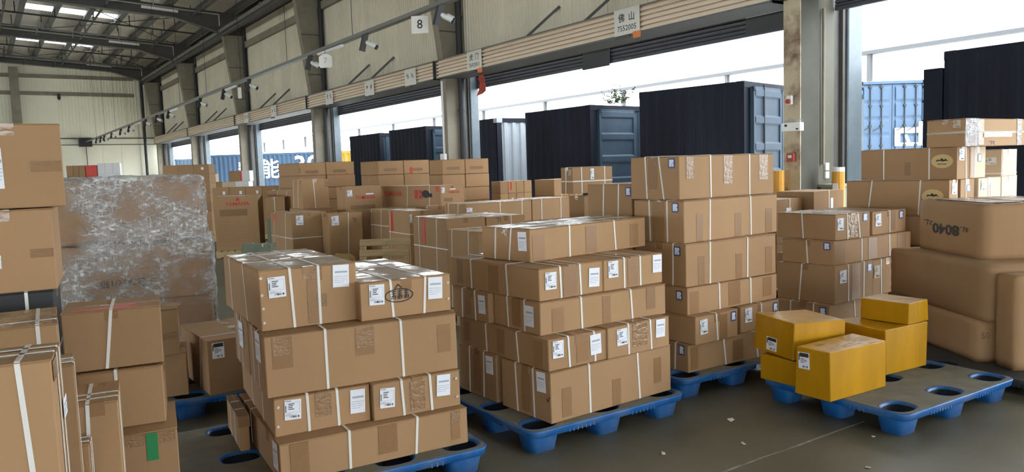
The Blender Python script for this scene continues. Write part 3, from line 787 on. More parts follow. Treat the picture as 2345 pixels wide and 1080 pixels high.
CARTONS = [
 ('2a', 'big carton at bottom front of centre pallet stack, three tape strips on its long side',2.574,3.352,0.145,1.4,0.995,0.473,0.296,{'R':{'s':[(0.293,0.298),(0.694,0.711)],'p':[('tape',0.118,0.106,0.072,0.17),('tape',0.513,0.085,0.07,0.161),('tape',0.871,0.153,0.064,0.159)]},'L':{'s':[(0.329,0.315),(0.159,0.153)],'p':[('note',0.081,0.229,0.081,0.116),('tape',0.229,0.139,0.086,0.231),('tick',0.022,0.142,0.029,0.034)]}}),
 ('2b', 'carton at bottom rear of centre pallet stack, note pasted beside its two straps',2.562,3.885,0.145,-0.0,0.97,0.436,0.305,{'L':{'s':[(0.306,0.315),(0.135,0.147)],'p':[('note',0.07,0.229,0.081,0.113),('tape',0.22,0.147,0.089,0.233)]}}),
 ('2c', 'second layer carton of centre stack, left one, its note crossed by a strap',2.582,3.373,0.441,0.3,0.452,0.954,0.184,{'R':{'s':[(0.145,0.154),(0.343,0.35)],'p':[('ship',0.069,0.122,0.079,0.099),('tape',0.252,0.098,0.094,0.155),('note',0.353,0.106,0.084,0.12)]},'L':{'s':[(0.64,0.631),(0.308,0.289)],'p':[('tape',0.863,0.105,0.073,0.128),('tape',0.475,0.1,0.08,0.152),('tape',0.099,0.088,0.084,0.155)]}}),
 ('2d', 'second layer carton of centre stack, right one with crinkled clear tape',3.021,3.362,0.441,0.4,0.527,0.954,0.192,{'R':{'s':[(0.17,0.173),(0.358,0.368)],'p':[('ship',0.116,0.12,0.086,0.1),('shine',0.267,0.112,0.125,0.145),('note',0.446,0.125,0.081,0.113)]}}),
 ('2e', 'long middle layer carton of centre stack with note near the corner',2.612,3.482,0.625,-1.6,1.002,0.497,0.195,{'R':{'s':[(0.303,0.308),(0.699,0.712)],'p':[('tape',0.128,0.081,0.085,0.138),('tape',0.501,0.091,0.064,0.174),('tape',0.871,0.118,0.076,0.138)]},'L':{'s':[(0.345,0.335),(0.158,0.158)],'p':[('note',0.105,0.104,0.088,0.123),('tape',0.243,0.104,0.095,0.166)]}}),
 ('2f', 'middle layer rear carton of centre stack, end face turned to the aisle',2.591,3.99,0.625,1.6,0.97,0.413,0.197,{'L':{'s':[(0.298,0.303),(0.152,0.148)],'p':[('note',0.071,0.116,0.076,0.118),('tape',0.234,0.108,0.07,0.161)]}}),
 ('2g', 'fourth layer carton of centre stack, left one with long dark side',2.632,3.508,0.82,1.5,0.512,0.965,0.194,{'R':{'s':[(0.159,0.166),(0.314,0.322)],'p':[('ship',0.086,0.115,0.084,0.101),('tape',0.239,0.098,0.114,0.176),('note',0.429,0.098,0.087,0.115)]},'L':{'s':[(0.713,0.707),(0.321,0.31)],'p':[('tape',0.846,0.107,0.072,0.158),('tape',0.459,0.095,0.111,0.167)]}}),
 ('2h', 'fourth layer carton of centre stack, right one with tilted shipping label',3.136,3.512,0.82,0.4,0.515,0.965,0.196,{'R':{'s':[(0.172,0.173),(0.312,0.314)],'p':[('ship',0.077,0.132,0.083,0.102),('tape',0.245,0.099,0.089,0.178),('note',0.465,0.13,0.083,0.115)]}}),
 ('2i', 'topmost long carton of centre stack, glossy tape across its lid',2.771,3.775,1.014,6.8,1.131,0.461,0.208,{'R':{'s':[(0.352,0.351),(0.789,0.805)],'p':[('tape',0.073,0.087,0.106,0.163),('tape',0.557,0.1,0.107,0.174),('tape',1.004,0.092,0.088,0.154)]},'L':{'s':[(0.318,0.332),(0.168,0.195)],'p':[('note',0.066,0.129,0.078,0.119)]},'T':1}),
 ('3a', 'bottom carton of tall sticker stack, lying directly on the blue pallet',3.945,3.566,0.145,-3.5,0.916,0.5,0.196,{'R':{'s':[(0.344,0.367),(0.674,0.703)],'p':[('tape',0.492,0.091,0.106,0.15),('tape',0.057,0.097,0.069,0.154)]},'L':{'s':[(0.122,0.131)],'p':[('logo',0.062,0.153,0.054,0.071)]}}),
 ('3b', 'second layer left carton of tall sticker stack, white label beside blue sticker',3.976,3.525,0.341,0.2,0.448,1.0,0.197,{'R':{'s':[(0.214,0.228)],'p':[('ship',0.081,0.121,0.078,0.102),('logo',0.398,0.152,0.054,0.07),('tape',0.291,0.093,0.078,0.178)]}}),
 ('3c', 'second layer right carton of tall sticker stack, touching the yellow parcels in view',4.494,3.558,0.341,0.3,0.455,1.0,0.195,{'R':{'s':[(0.242,0.25)],'p':[('ship',0.088,0.126,0.081,0.106),('logo',0.409,0.144,0.057,0.072)]}}),
 ('3d', 'third layer long carton of tall sticker stack with yellowish tape patches',3.985,3.604,0.538,-0.7,0.982,0.5,0.193,{'R':{'s':[(0.328,0.333),(0.674,0.677)],'p':[('tape',0.069,0.084,0.088,0.159),('tape',0.493,0.101,0.128,0.169),('tape',0.868,0.107,0.104,0.145)]},'L':{'p':[('logo',0.075,0.135,0.06,0.068)]}}),
 ('3e', 'fourth layer deep carton of tall sticker stack',3.992,3.62,0.732,-0.7,0.986,0.5,0.302,{'R':{'s':[(0.248,0.244),(0.656,0.653)],'p':[('tape',0.155,0.106,0.066,0.204),('tape',0.556,0.098,0.071,0.183),('tape',0.901,0.114,0.077,0.2)]},'L':{'s':[(0.117,0.122)],'p':[('logo',0.079,0.25,0.063,0.068)]}}),
 ('3f', 'fifth layer deep carton of tall sticker stack, just under the top one',4.03,3.668,1.033,2.1,1.104,0.473,0.299,{'R':{'s':[(0.286,0.281),(0.763,0.769)],'p':[('tape',0.166,0.101,0.07,0.193),('tape',0.61,0.092,0.077,0.176),('tape',0.993,0.1,0.084,0.181)]},'L':{'s':[(0.321,0.313),(0.151,0.15)],'p':[('logo',0.075,0.252,0.061,0.068),('tape',0.233,0.148,0.111,0.287)]}}),
 ('3g', 'topmost carton of tall sticker stack with three glossy tape tongues',4.116,3.784,1.332,0.9,1.105,0.483,0.316,{'R':{'s':[(0.338,0.342),(0.797,0.798)],'p':[('shine',0.113,0.229,0.078,0.158),('shine',0.54,0.203,0.102,0.211),('shine',0.973,0.211,0.112,0.193)]},'L':{'s':[(0.331,0.315),(0.195,0.148)],'p':[('logo',0.07,0.264,0.064,0.069),('tape',0.256,0.192,0.088,0.232)]}}),
 ('3h', 'dark sided carton behind the tall stack with blue sticker at its corner',4.144,4.3,1.045,0.7,0.5,0.51,0.401,{'L':{'s':[(0.313,0.332),(0.141,0.158)],'p':[('logo',0.036,0.343,0.057,0.072)]}}),
 ('1a', 'long low carton at bottom front of nearest left stack, jutting past those above',1.079,3.511,0.145,-5.4,0.984,0.5,0.193,{'R':{'s':[(0.339,0.337),(0.7,0.685)],'p':[('tape',0.092,0.106,0.089,0.159),('tape',0.536,0.113,0.1,0.145),('shine',0.916,0.154,0.051,0.062),('tape',0.913,0.1,0.051,0.134)]},'L':{'p':[('note',0.082,0.119,0.101,0.133)]}}),
 ('1b', 'low carton at bottom rear of nearest left stack, thin straps on its end',1.127,4.029,0.145,-5.4,0.98,0.5,0.193,{'L':{'s':[(0.15,0.15),(0.32,0.32)]}}),
 ('1c', 'second layer left carton of nearest stack with shipping label and note',1.098,3.624,0.338,-7.4,0.476,1.0,0.19,{'R':{'s':[(0.162,0.165),(0.309,0.313)],'p':[('ship',0.09,0.126,0.079,0.099),('note',0.412,0.112,0.076,0.121),('shine',0.239,0.124,0.079,0.115),('rivet',0.021,0.147,0.014,0.016),('rivet',0.015,0.052,0.014,0.016)]},'L':{'s':[(0.3,0.3),(0.62,0.62)]}}),
 ('1d', 'second layer right carton of nearest stack, small gap beside it',1.573,3.529,0.338,-6.7,0.484,1.0,0.194,{'R':{'s':[(0.154,0.164),(0.312,0.319)],'p':[('ship',0.075,0.112,0.079,0.102),('note',0.387,0.127,0.077,0.114),('shine',0.241,0.098,0.081,0.155),('rivet',0.46,0.151,0.015,0.016),('rivet',0.464,0.052,0.015,0.016)]}}),
 ('1e', 'widest deep carton in middle of nearest left stack',1.079,3.65,0.528,-7.9,0.999,0.5,0.304,{'R':{'s':[(0.294,0.295),(0.687,0.692)],'p':[('tape',0.083,0.217,0.096,0.157),('shine',0.079,0.25,0.075,0.091),('shine',0.494,0.241,0.091,0.109),('tape',0.493,0.222,0.098,0.147),('tape',0.926,0.178,0.075,0.15)]},'L':{'s':[(0.2,0.2),(0.36,0.36)],'p':[('note',0.181,0.223,0.145,0.146)]}}),
 ('1e2', 'deep carton behind the widest one of nearest left stack',1.147,4.165,0.528,-7.0,1.0,0.46,0.3,{'L':{'s':[(0.2,0.2),(0.34,0.34)],'p':[('note',0.216,0.188,0.144,0.144)]}}),
 ('1f', 'largest top carton of nearest left stack with four rivets down its edge',1.109,3.772,0.832,-4.9,0.495,0.965,0.306,{'R':{'s':[(0.151,0.163),(0.296,0.295)],'p':[('ship',0.085,0.217,0.085,0.103),('note',0.412,0.241,0.086,0.116),('tape',0.268,0.155,0.067,0.287),('shine',0.277,0.265,0.074,0.068),('shine',0.299,0.127,0.067,0.068),('rivet',0.009,0.267,0.01,0.016),('rivet',0.01,0.182,0.013,0.016),('rivet',0.013,0.115,0.014,0.016),('rivet',0.014,0.044,0.014,0.016)]},'L':{'s':[(0.393,0.332),(0.774,0.757)]},'T':1}),
 ('1g', 'lower top carton of nearest left stack with handwriting in a ring',1.586,3.654,0.832,-4.9,0.513,0.995,0.202,{'R':{'s':[(0.167,0.177),(0.367,0.353)],'p':[('ship',0.089,0.133,0.083,0.107),('note',0.422,0.134,0.084,0.119),('scrawl',0.213,0.128,0.156,0.097),('rivet',0.499,0.154,0.014,0.016),('rivet',0.497,0.066,0.014,0.016)]},'T':1}),
 ('1h', 'slim upright carton leaning at left flank of nearest stack',1.051,4.086,0.145,-7.0,0.051,0.456,0.191,{'L':{'s':[(0.14,0.14),(0.3,0.3)]}}),
 ('y1', 'front yellow taped parcel hanging over the pallet edge, black headed label',4.075,2.577,0.145,-4.1,0.552,0.249,0.298,{'L':{'p':[('dark',0.183,0.219,0.081,0.102)]},'T':2}),
 ('y4', 'large yellow taped parcel behind the front one, another parcel on top',4.855,2.676,0.145,-6.4,0.451,0.4,0.306,{}),
 ('y5', 'topmost small yellow taped parcel',5.106,2.646,0.451,0.1,0.255,0.347,0.15,{}),
 ('y2', 'lowest left yellow taped parcel under the tilted one',4.199,2.88,0.145,-1.9,0.42,0.293,0.167,{}),
 ('y3', 'tilted yellow taped parcel lying on the lowest one',4.197,2.922,0.312,-12.9,0.44,0.368,0.239,{'L':{'p':[('dark',0.19,0.065,0.098,0.088)]}}),
 ('4a', 'bottom carton of right dark stack, half hidden by yellow parcels',5.879,3.728,0.145,2.1,1.0,0.509,0.201,{'R':{'s':[(0.402,0.418)]},'L':{'s':[(0.368,0.374),(0.146,0.151)],'p':[('logo',0.06,0.142,0.062,0.076)]}}),
 ('4b', 'deep second layer carton of right dark stack, left one',5.926,3.707,0.346,1.6,0.616,0.56,0.329,{'R':{'s':[(0.209,0.213),(0.465,0.464)],'p':[('ship',0.123,0.23,0.106,0.109),('logo',0.559,0.266,0.075,0.079),('tape',0.334,0.164,0.144,0.315)]},'L':{'s':[(0.311,0.339)]}}),
 ('4c', 'deep second layer carton of right dark stack, right one with brown label',6.538,3.723,0.346,0.0,0.5,1.0,0.325,{'R':{'s':[(0.137,0.143)],'p':[('tan',0.068,0.214,0.097,0.112)]}}),
 ('4d', 'third layer carton of right dark stack, blue sticker on its side',5.959,3.741,0.675,-0.6,1.24,0.51,0.207,{'R':{'s':[(0.422,0.424),(0.87,0.88)],'p':[('tape',0.085,0.101,0.162,0.189),('tape',0.596,0.104,0.141,0.191),('tape',1.082,0.108,0.152,0.183)]},'L':{'s':[(0.264,0.249)],'p':[('logo',0.063,0.166,0.066,0.067)]}}),
 ('4e', 'top left carton of right dark stack with filmed lid',6.031,3.771,0.883,-3.7,0.487,0.609,0.227,{'R':{'s':[(0.159,0.172),(0.312,0.344)],'p':[('ship',0.066,0.139,0.084,0.106),('shine',0.242,0.115,0.135,0.192),('logo',0.417,0.181,0.067,0.075)]},'L':{'s':[(0.341,0.325)]},'T':1}),
 ('4f', 'top right carton of right dark stack, sticker at far corner',6.642,3.79,0.883,-0.6,0.569,0.6,0.214,{'R':{'s':[(0.29,0.294)],'p':[('ship',0.094,0.134,0.096,0.112),('logo',0.485,0.161,0.072,0.077),('tape',0.346,0.114,0.075,0.183)]}}),
 ('6c', 'lowest bulging carton at right edge, standing behind the empty pallet corner',5.791,2.517,0.1,-33.0,0.75,0.95,0.295,{'R':{'p':[('ink50',0.06,0.192,0.085,0.064)]}}),
 ('6b', 'widest bulging carton at right, sagging under the one above',5.818,2.466,0.395,-33.4,0.8,1.313,0.403,{'R':{'p':[('ink70',0.171,0.191,0.084,0.073)]}}),
 ('6a', 'bulging carton at right stamped 8040 upside down, filmed lid',6.114,2.63,0.798,-35.0,0.8,0.894,0.419,{'L':{'p':[('ink8040',0.466,0.2,0.442,0.099),('inkl',0.214,0.215,0.106,0.045),('inkl',0.729,0.235,0.125,0.049)]},'T':1}),
 ('6d', 'bulging carton cut by the right frame edge',5.73,2.252,0.1,-33.0,0.5,0.2,0.653,{}),
 ('5c', 'long carton with oval crest in right rear stack, lower of the two',7.405,3.483,1.021,4.6,0.2,0.978,0.334,{'R':{'s':[(0.18,0.18)],'p':[('ship',0.104,0.25,0.109,0.104)]},'L':{'s':[(0.716,0.756),(0.255,0.272)],'p':[('oval',0.145,0.182,0.194,0.131)]}}),
 ('5d', 'carton with blue sticker right of the lower oval crest carton',7.629,3.487,1.021,0.0,0.28,0.95,0.334,{'R':{'s':[(0.102,0.115)],'p':[('logo',0.155,0.245,0.07,0.07)]}}),
 ('5g', 'pale ended carton low in right rear stack, labelled, under the wrapped pair',7.941,3.466,1.021,0.3,0.485,0.9,0.332,{'R':{'s':[(0.207,0.223),(0.254,0.271)],'p':[('ship',0.096,0.26,0.092,0.105)]}}),
 ('5a', 'long carton with oval crest in right rear stack, upper of the two',7.536,3.48,1.355,-2.2,0.22,0.969,0.306,{'R':{'s':[(0.154,0.166)],'p':[('ship',0.078,0.232,0.095,0.109)]},'L':{'s':[(0.72,0.717),(0.26,0.258)],'p':[('oval',0.136,0.174,0.205,0.131),('tape',0.472,0.106,0.059,0.129)]}}),
 ('5b', 'carton with blue sticker right of the upper oval crest carton',7.838,3.499,1.355,0.1,0.319,0.95,0.304,{'R':{'s':[(0.112,0.095)],'p':[('logo',0.192,0.195,0.079,0.076),('tape',0.059,0.145,0.101,0.28)]}}),
 ('5h', 'pale carton low at the doorway, under the upright pale one',8.558,3.514,1.021,0.1,0.353,0.6,0.333,{}),
 ('5f', 'upright pale carton at the doorway under the wrapped pair, label on its brown side',8.556,3.519,1.354,0.0,0.35,0.55,0.272,{'R':{'s':[(0.03,0.03)],'h':[0.03]},'L':{'p':[('ship',0.096,0.156,0.096,0.074)]}}),
 ('5e', 'film wrapped pair of cartons on top of right rear stack',7.445,3.374,1.66,-3.0,1.2,0.352,0.255,{'R':{'s':[(0.188,0.198),(0.972,0.985)],'p':[('shine',0.168,0.13,0.329,0.235),('shine',0.589,0.11,0.543,0.055),('inkl',0.48,0.029,0.107,0.041)],'h':[0.13]},'L':{'p':[('tan',0.071,0.21,0.068,0.067)],'h':[0.13]}}),
 ('m1', 'carton with white cross straps beside the brown one, red mark on dark side',4.151,12.132,0.145,-0.9,0.583,1.137,0.84,{'R':{'p':[('ship',0.131,0.723,0.12,0.156)],'h':[0.433]},'L':{'s':[(0.889,1.056),(0.3,0.404)],'p':[('red',0.854,0.729,0.115,0.15)],'h':[0.433]}}),
 ('m2', 'upright carton with one white strap and a written number',4.638,11.786,0.145,-0.0,0.581,0.3,0.812,{'R':{'s':[(0.342,0.31)],'p':[('ship',0.11,0.698,0.124,0.151),('inkl',0.437,0.688,0.087,0.096)]}}),
 ('m3', 'cube carton standing on the cross strapped one',4.834,13.46,0.985,-0.0,0.489,0.525,0.529,{'R':{'s':[(0.21,0.233)],'p':[('shine',0.453,0.442,0.056,0.106)]},'L':{'s':[(0.445,0.505),(0.189,0.277)]}}),
 ('m4', 'engine crate carton with red print facing the camera near the wrapped pallet',3.855,15.78,0.145,-25.1,0.838,0.7,1.079,{'R':{'p':[('yamaha',0.445,0.922,0.511,0.104),('print',0.365,0.752,0.525,0.133),('lines',0.399,0.401,0.72,0.436),('redtri',0.456,1.023,0.094,0.075)]}}),
 ('m5', 'carton with red print behind the cube carton, cross straps on dark side',5.105,14.907,0.145,0.6,0.8,1.403,1.144,{'L':{'s':[(0.758,0.964),(0.192,0.388)],'p':[('red',1.064,0.961,0.185,0.183)]}}),
 ('m6', 'tall engine crate carton with faded red print, left of the long one',5.285,12.586,0.145,-4.0,0.657,0.477,1.222,{'R':{'p':[('yamaha',0.361,1.023,0.404,0.082),('print',0.312,0.858,0.457,0.067),('ship',0.077,1.107,0.09,0.107),('white',0.445,1.083,0.141,0.021)]}}),
 ('m7', 'long engine crate carton with red print and white straps',6.331,11.088,0.145,4.1,0.476,1.97,1.199,{'R':{'p':[('yamaha',0.26,1.085,0.268,0.059),('print',0.15,0.963,0.177,0.058),('ship',0.053,1.123,0.058,0.092),('white',0.248,1.137,0.107,0.015)]},'L':{'s':[(1.041,1.112),(0.329,0.391)],'p':[('yamaha',1.557,1.054,0.726,0.132),('redsq',0.685,1.052,0.235,0.151),('disc',0.453,1.06,0.246,0.134),('red',0.089,1.148,0.079,0.088)]}}),
 ('waa', 'plain carton wall below the white lettered container, left top carton',6.212,17.462,1.581,1.2,0.662,1.345,0.3,{'R':{'p':[('print',0.316,0.082,0.321,0.068),('tape',0.025,0.124,0.042,0.135)]}}),
 ('wab', 'plain carton wall below the white lettered container, right top carton',6.884,17.477,1.581,1.2,0.718,1.345,0.306,{'R':{'p':[('print',0.339,0.086,0.336,0.07),('red',0.517,0.012,0.068,0.017)]}}),
 ('wba', 'plain carton wall in the middle by the dock door, left top carton',7.203,15.295,1.545,0.4,0.617,0.902,0.3,{'R':{'p':[('print',0.296,0.104,0.317,0.064),('tape',0.015,0.097,0.023,0.126)]}}),
 ('wbb', 'plain carton wall in the middle by the dock door, right top carton',7.831,15.3,1.545,0.4,0.638,0.902,0.305,{'R':{'p':[('print',0.302,0.096,0.331,0.065),('red',0.179,0.075,0.058,0.143)]}}),
 ('wca', 'plain carton wall at the dock column, left top carton',7.742,13.444,1.511,-0.1,0.531,0.539,0.301,{'R':{'p':[('print',0.256,0.123,0.308,0.059)]}}),
 ('wcb', 'plain carton wall at the dock column, right top carton',8.284,13.444,1.511,-0.1,0.573,0.539,0.307,{'R':{'p':[('print',0.271,0.123,0.321,0.06)]}}),
 ('m10', 'small strapped carton standing high behind the tall stack',6.143,7.42,1.25,-0.2,0.667,0.235,0.332,{'R':{'s':[(0.144,0.148),(0.533,0.534)],'p':[('ship',0.32,0.242,0.059,0.137)],'h':[0.155]},'L':{'s':[(0.128,0.142)],'p':[('tan',0.053,0.268,0.052,0.073)]}}),
 ('m10b', 'carton supporting the small strapped one',6.232,7.317,0.877,0.0,0.461,0.291,0.34,{}),
 ('m11', 'long filmed carton in the middle distance, white label at its corner',5.749,9.358,0.787,1.7,1.199,0.548,0.32,{'R':{'s':[(0.608,0.608),(1.017,1.011)],'p':[('ship',0.06,0.23,0.095,0.063)]},'L':{'s':[(0.468,0.492),(0.196,0.246)]},'T':1}),
 ('m11b', 'long filmed carton in the middle distance, right one with two straps',6.958,9.39,0.787,1.6,0.749,0.548,0.326,{'R':{'s':[(0.187,0.184),(0.575,0.57)]},'T':1}),
 ('m12', 'carton with written mark behind the red taped one',4.999,7.68,0.722,-0.4,0.57,0.9,0.3,{'R':{'s':[(0.361,0.366)],'p':[('inkl',0.177,0.255,0.076,0.071)]},'T':1}),
 ('m13', 'tall carton with wide red tape and a low cross strap',4.277,7.388,0.145,-2.2,0.5,0.86,0.912,{'L':{'s':[(0.701,0.712),(0.238,0.28)],'p':[('red',0.572,0.747,0.069,0.313)],'h':[0.57]},'T':1}),
 ('m14', 'lower carton right of the red taped one, two straps on dark side',4.023,6.348,0.145,-2.2,0.4,0.633,0.837,{'L':{'s':[(0.527,0.573),(0.183,0.208)]}}),
 ('m15b', 'right carton of the red streaked pair, label on its bright end',5.244,10.142,0.145,-4.1,0.414,0.834,0.867,{'R':{'p':[('ship',0.022,0.758,0.036,0.121)]},'L':{'s':[(0.743,0.814)],'p':[('red',0.693,0.686,0.096,0.298)],'h':[0.519]},'T':1}),
 ('m15c', 'lower left carton of the red streaked pair',5.389,11.213,0.145,0.7,0.6,0.625,0.308,{}),
 ('m15a', 'upper left carton of the red streaked pair in the middle distance',5.412,11.202,0.453,-1.5,0.6,0.718,0.538,{'L':{'s':[(0.657,0.698),(0.265,0.316)],'h':[0.278]}}),
 ('m16', 'small carton between red streaked pair and long filmed carton',5.716,10.237,0.768,0.9,0.203,0.265,0.291,{'L':{'s':[(0.2,0.2)]}}),
 ('LB', 'tall strapped carton nearest the camera, cut by the picture corner',0.129,2.278,0.145,80.7,0.23,0.8,1.004,{'R':{'s':[(0.1,0.1),(0.17,0.17)],'p':[('shine',0.07,0.969,0.133,0.053),('note',0.187,0.828,0.08,0.054)]},'L':{'s':[(0.076,0.028)]}}),
 ('LC', 'thin upright carton tucked behind the nearest one, only its taped edge showing',0.223,2.85,0.145,85.6,0.184,0.6,0.863,{'R':{'s':[(0.04,0.04),(0.1,0.1)]},'L':{'s':[(0.1,0.1)]}}),
 ('LA', 'wide filmed carton with crossing straps behind the nearest one',0.208,3.182,0.145,86.2,0.417,0.8,0.952,{'R':{'s':[(0.1,0.1)]},'L':{'s':[(0.062,0.054)]},'T':1}),
 ('L1', 'upper of two large plain cartons stacked by themselves, tape at its corner',0.323,3.867,1.498,85.3,0.5,0.392,0.359,{'L':{'p':[('shine',0.061,0.176,0.115,0.047),('note',0.228,0.171,0.02,0.171)]}}),
 ('L2', 'lower of two large plain cartons, resting on a dark filmed one',0.267,3.87,1.137,82.8,0.5,0.366,0.357,{'L':{'p':[('shine',0.047,0.164,0.086,0.038),('note',0.203,0.136,0.01,0.056)]}}),
 ('LD', 'wide carton with red tape across its lid and one broad white strap',0.641,3.689,0.78,80.2,0.339,0.388,0.261,{'L':{'s':[(0.196,0.228)],'p':[('shine',0.195,0.236,0.051,0.034)]},'T':3}),
 ('LF', 'carton directly under the one with red tape on its lid',0.626,3.658,0.515,78.0,0.339,0.34,0.259,{'L':{'s':[(0.187,0.186)]}}),
 ('LG', 'low carton with short green tape hanging over its front',0.648,3.544,0.145,80.0,0.45,0.36,0.37,{'L':{'p':[('green',0.103,0.302,0.045,0.121),('shine',0.166,0.337,0.067,0.051),('shine',0.04,0.338,0.058,0.048)]}}),
 ('LH', 'narrow strapped carton in front of the green taped one',0.379,3.157,0.145,81.1,0.318,0.15,0.638,{'R':{'s':[(0.07,0.07),(0.14,0.14)]},'L':{'s':[(0.101,0.119)]}}),
 ('LI', 'small strapped carton at the bottom edge beside the tall nearest one',0.263,3.036,0.145,79.8,0.101,0.2,0.532,{'R':{'s':[(0.03,0.03),(0.08,0.08)]}}),
 ('LK', 'carton on the rear left blue pallet with black headed label',1.185,5.287,0.145,0.3,0.55,0.755,0.372,{'R':{'p':[('dark',0.071,0.301,0.079,0.106)]},'L':{'s':[(0.164,0.248)]},'T':2}),
 ('LJ', 'lower carton between the red taped lid carton and the label carton at left',1.084,5.429,0.145,78.0,0.35,0.45,0.296,{}),
 ('LE', 'upper carton behind the red taped lid carton with clear tape band',1.037,5.376,0.441,78.0,0.3,0.42,0.309,{'L':{'p':[('shine',0.057,0.13,0.087,0.048)]}}),
]
# ================================================================ PALLETS
def rrect(x0, y0, x1, y1, r, n=5):
    p = []
    for cx, cy, a0 in ((x1 - r, y0 + r, -90), (x1 - r, y1 - r, 0), (x0 + r, y1 - r, 90), (x0 + r, y0 + r, 180)):
        for k in range(n + 1):
            a = RAD(a0 + 90 * k / n); p.append((cx + r * math.cos(a), cy + r * math.sin(a)))
    return p
def ellipse(cx, cy, rx, ry, n=24, p=2.6):
    q = []
    for k in range(n):
        a = 2 * math.pi * k / n; c, s = math.cos(a), math.sin(a)
        q.append((cx + rx * math.copysign(abs(c) ** (2 / p), c), cy + ry * math.copysign(abs(s) ** (2 / p), s)))
    return q
def flat_with_holes(name, outer, holes, z, m, parent, thick):
    cu = bpy.data.curves.new('outline', 'CURVE'); cu.dimensions = '2D'; cu.fill_mode = 'BOTH'; cu.extrude = thick / 2
    for ring in [outer] + holes:
        s = cu.splines.new('POLY'); s.points.add(len(ring) - 1); s.use_cyclic_u = True
        for k, (x, y) in enumerate(ring): s.points[k].co = (x, y, 0, 1)
    o = bpy.data.objects.new('outline', cu); COL.objects.link(o)
    dg = bpy.context.evaluated_depsgraph_get(); me = bpy.data.meshes.new_from_object(o.evaluated_get(dg))
    bpy.data.objects.remove(o); me.materials.clear()
    return link(name, me, m, parent, loc=(0, 0, z - thick / 2))
def loft(rings, close_last=True):
    mb = MB(); n = len(rings[0][0])
    for ring, z in rings: mb.v += [(x, y, z) for x, y in ring]
    for k in range(len(rings) - 1):
        for i in range(n): mb.f.append((k * n + i, k * n + (i + 1) % n, (k + 1) * n + (i + 1) % n, (k + 1) * n + i))
    if close_last: mb.f.append(tuple(range((len(rings) - 1) * n, len(rings) * n)))
    return mb
PALLET = {}
def pallet(x, y, yaw, a, b, label, H=.145, skin='pallet_blue', group='nine legged blue plastic pallets'):
    o = empty('plastic_pallet', (x, y, 0), RAD(yaw))
    tag(o, label, 'pallet', group)
    key = (a, b, H, skin)
    if key not in PALLET:
        P = {}
        xs = (.125, a / 2, a - .125); ys = (.125, b / 2, b - .125)
        holes = [ellipse(cx, cy, .098, .082) for cx in xs for cy in ys]
        d = flat_with_holes('deck', rrect(.012, .012, a - .012, b - .012, .06), [ellipse(cx, cy, .112, .094) for cx in xs for cy in ys], H, 'pallet_mat' if skin == 'pallet_blue' else skin, None, .010)
        P['deck'] = [d]
        rim = loft([(rrect(.016, .016, a - .016, b - .016, .055), H - .004), (rrect(.004, .004, a - .004, b - .004, .065), H - .001), (rrect(0, 0, a, b, .07), H - .007),
                    (rrect(.004, .004, a - .004, b - .004, .066), H - .018), (rrect(.010, .010, a - .010, b - .010, .06), H - .045), (rrect(.016, .016, a - .016, b - .016, .055), H - .045), (rrect(.02, .02, a - .02, b - .02, .05), H - .012)], False)
        P['rim'] = [link('rim', rim.mesh('rim', True), skin, None)]
        P['leg'] = []
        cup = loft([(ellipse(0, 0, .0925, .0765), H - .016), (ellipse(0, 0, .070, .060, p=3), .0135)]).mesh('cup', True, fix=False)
        leg = loft([(ellipse(0, 0, .114, .096), H - .004), (ellipse(0, 0, .110, .093), H + .001), (ellipse(0, 0, .098, .082), H - .006), (ellipse(0, 0, .074, .064, p=3), .012)])
        out = loft([(ellipse(0, 0, .118, .100, p=3), H - .012), (ellipse(0, 0, .105, .090, p=3.4), H - .05), (ellipse(0, 0, .082, .072, p=3.6), 0)])
        n0 = len(leg.v); leg.add(out.v, out.f)
        me = leg.mesh('leg', True, fix=False)
        for cx in xs:
            for cy in ys: P['leg'].append(link('leg', me, skin, None, loc=(cx, cy, 0))); P['leg'].append(link('cup', cup, 'cup_shade_dirt', None, loc=(cx, cy, 0)))
        me = MB().box(-.01, -.004, 0, .01, .004, .028).mesh('rib')
        P['rib'] = []
        ribs = MB()
        for k in range(int(a / .03)):
            u = .05 + k * .03
            if u < a - .05 and min(abs(u - c) for c in xs) > .13:
                ribs.box(u, .006, H - .048, u + .008, .02, H - .02); ribs.box(u, b - .02, H - .048, u + .008, b - .006, H - .02)
        for k in range(int(b / .03)):
            u = .05 + k * .03
            if u < b - .05 and min(abs(u - c) for c in ys) > .13:
                ribs.box(.006, u, H - .048, .02, u + .008, H - .02); ribs.box(a - .02, u, H - .048, a - .006, u + .008, H - .02)
        rb = ribs.obj('edge_ribs', skin); rb['kind'] = 'stuff'; P['rib'] = [rb]
        lst = P['deck'] + P['rim'] + P['leg'] + P['rib']
        for c in lst: c.parent = o
        PALLET[key] = lst
    else:
        for c in PALLET[key]:
            q = c.copy(); COL.objects.link(q); q.parent = o
    return o
p0 = pallet(-.12, 3.53, -6, 1.22, 1.22, 'blue plastic pallet with bare grey deck beside the green taped carton')
p1 = pallet(1.14, 3.40, -6, 0.99, 1.25, 'blue plastic pallet under the stack with handwriting')
p2 = pallet(2.40, 3.30, -1.5, 1.2, 1.1, 'blue plastic pallet carrying the centre stack')
p3 = pallet(3.79, 3.46, -2, 1.2, 1.3, 'blue plastic pallet under the tall stack of stickered cartons')
MB().box(-.0, 0, 0, .07, .004, .03).obj('label_plate', 'sticker_white', p3, loc=(.72, -.006, .105))
p4 = pallet(4.17, 2.17, -3, 1.25, 1.02, 'mostly empty blue plastic pallet with the yellow parcels')
p5 = pallet(.45, 5.40, -9, 1.25, 1.0, 'blue plastic pallet at the rear under the carton with black headed label')
p6 = pallet(5.84, 3.62, 1, 1.3, 1.2, 'blue plastic pallet hidden under the dark stack beside the yellow parcels')
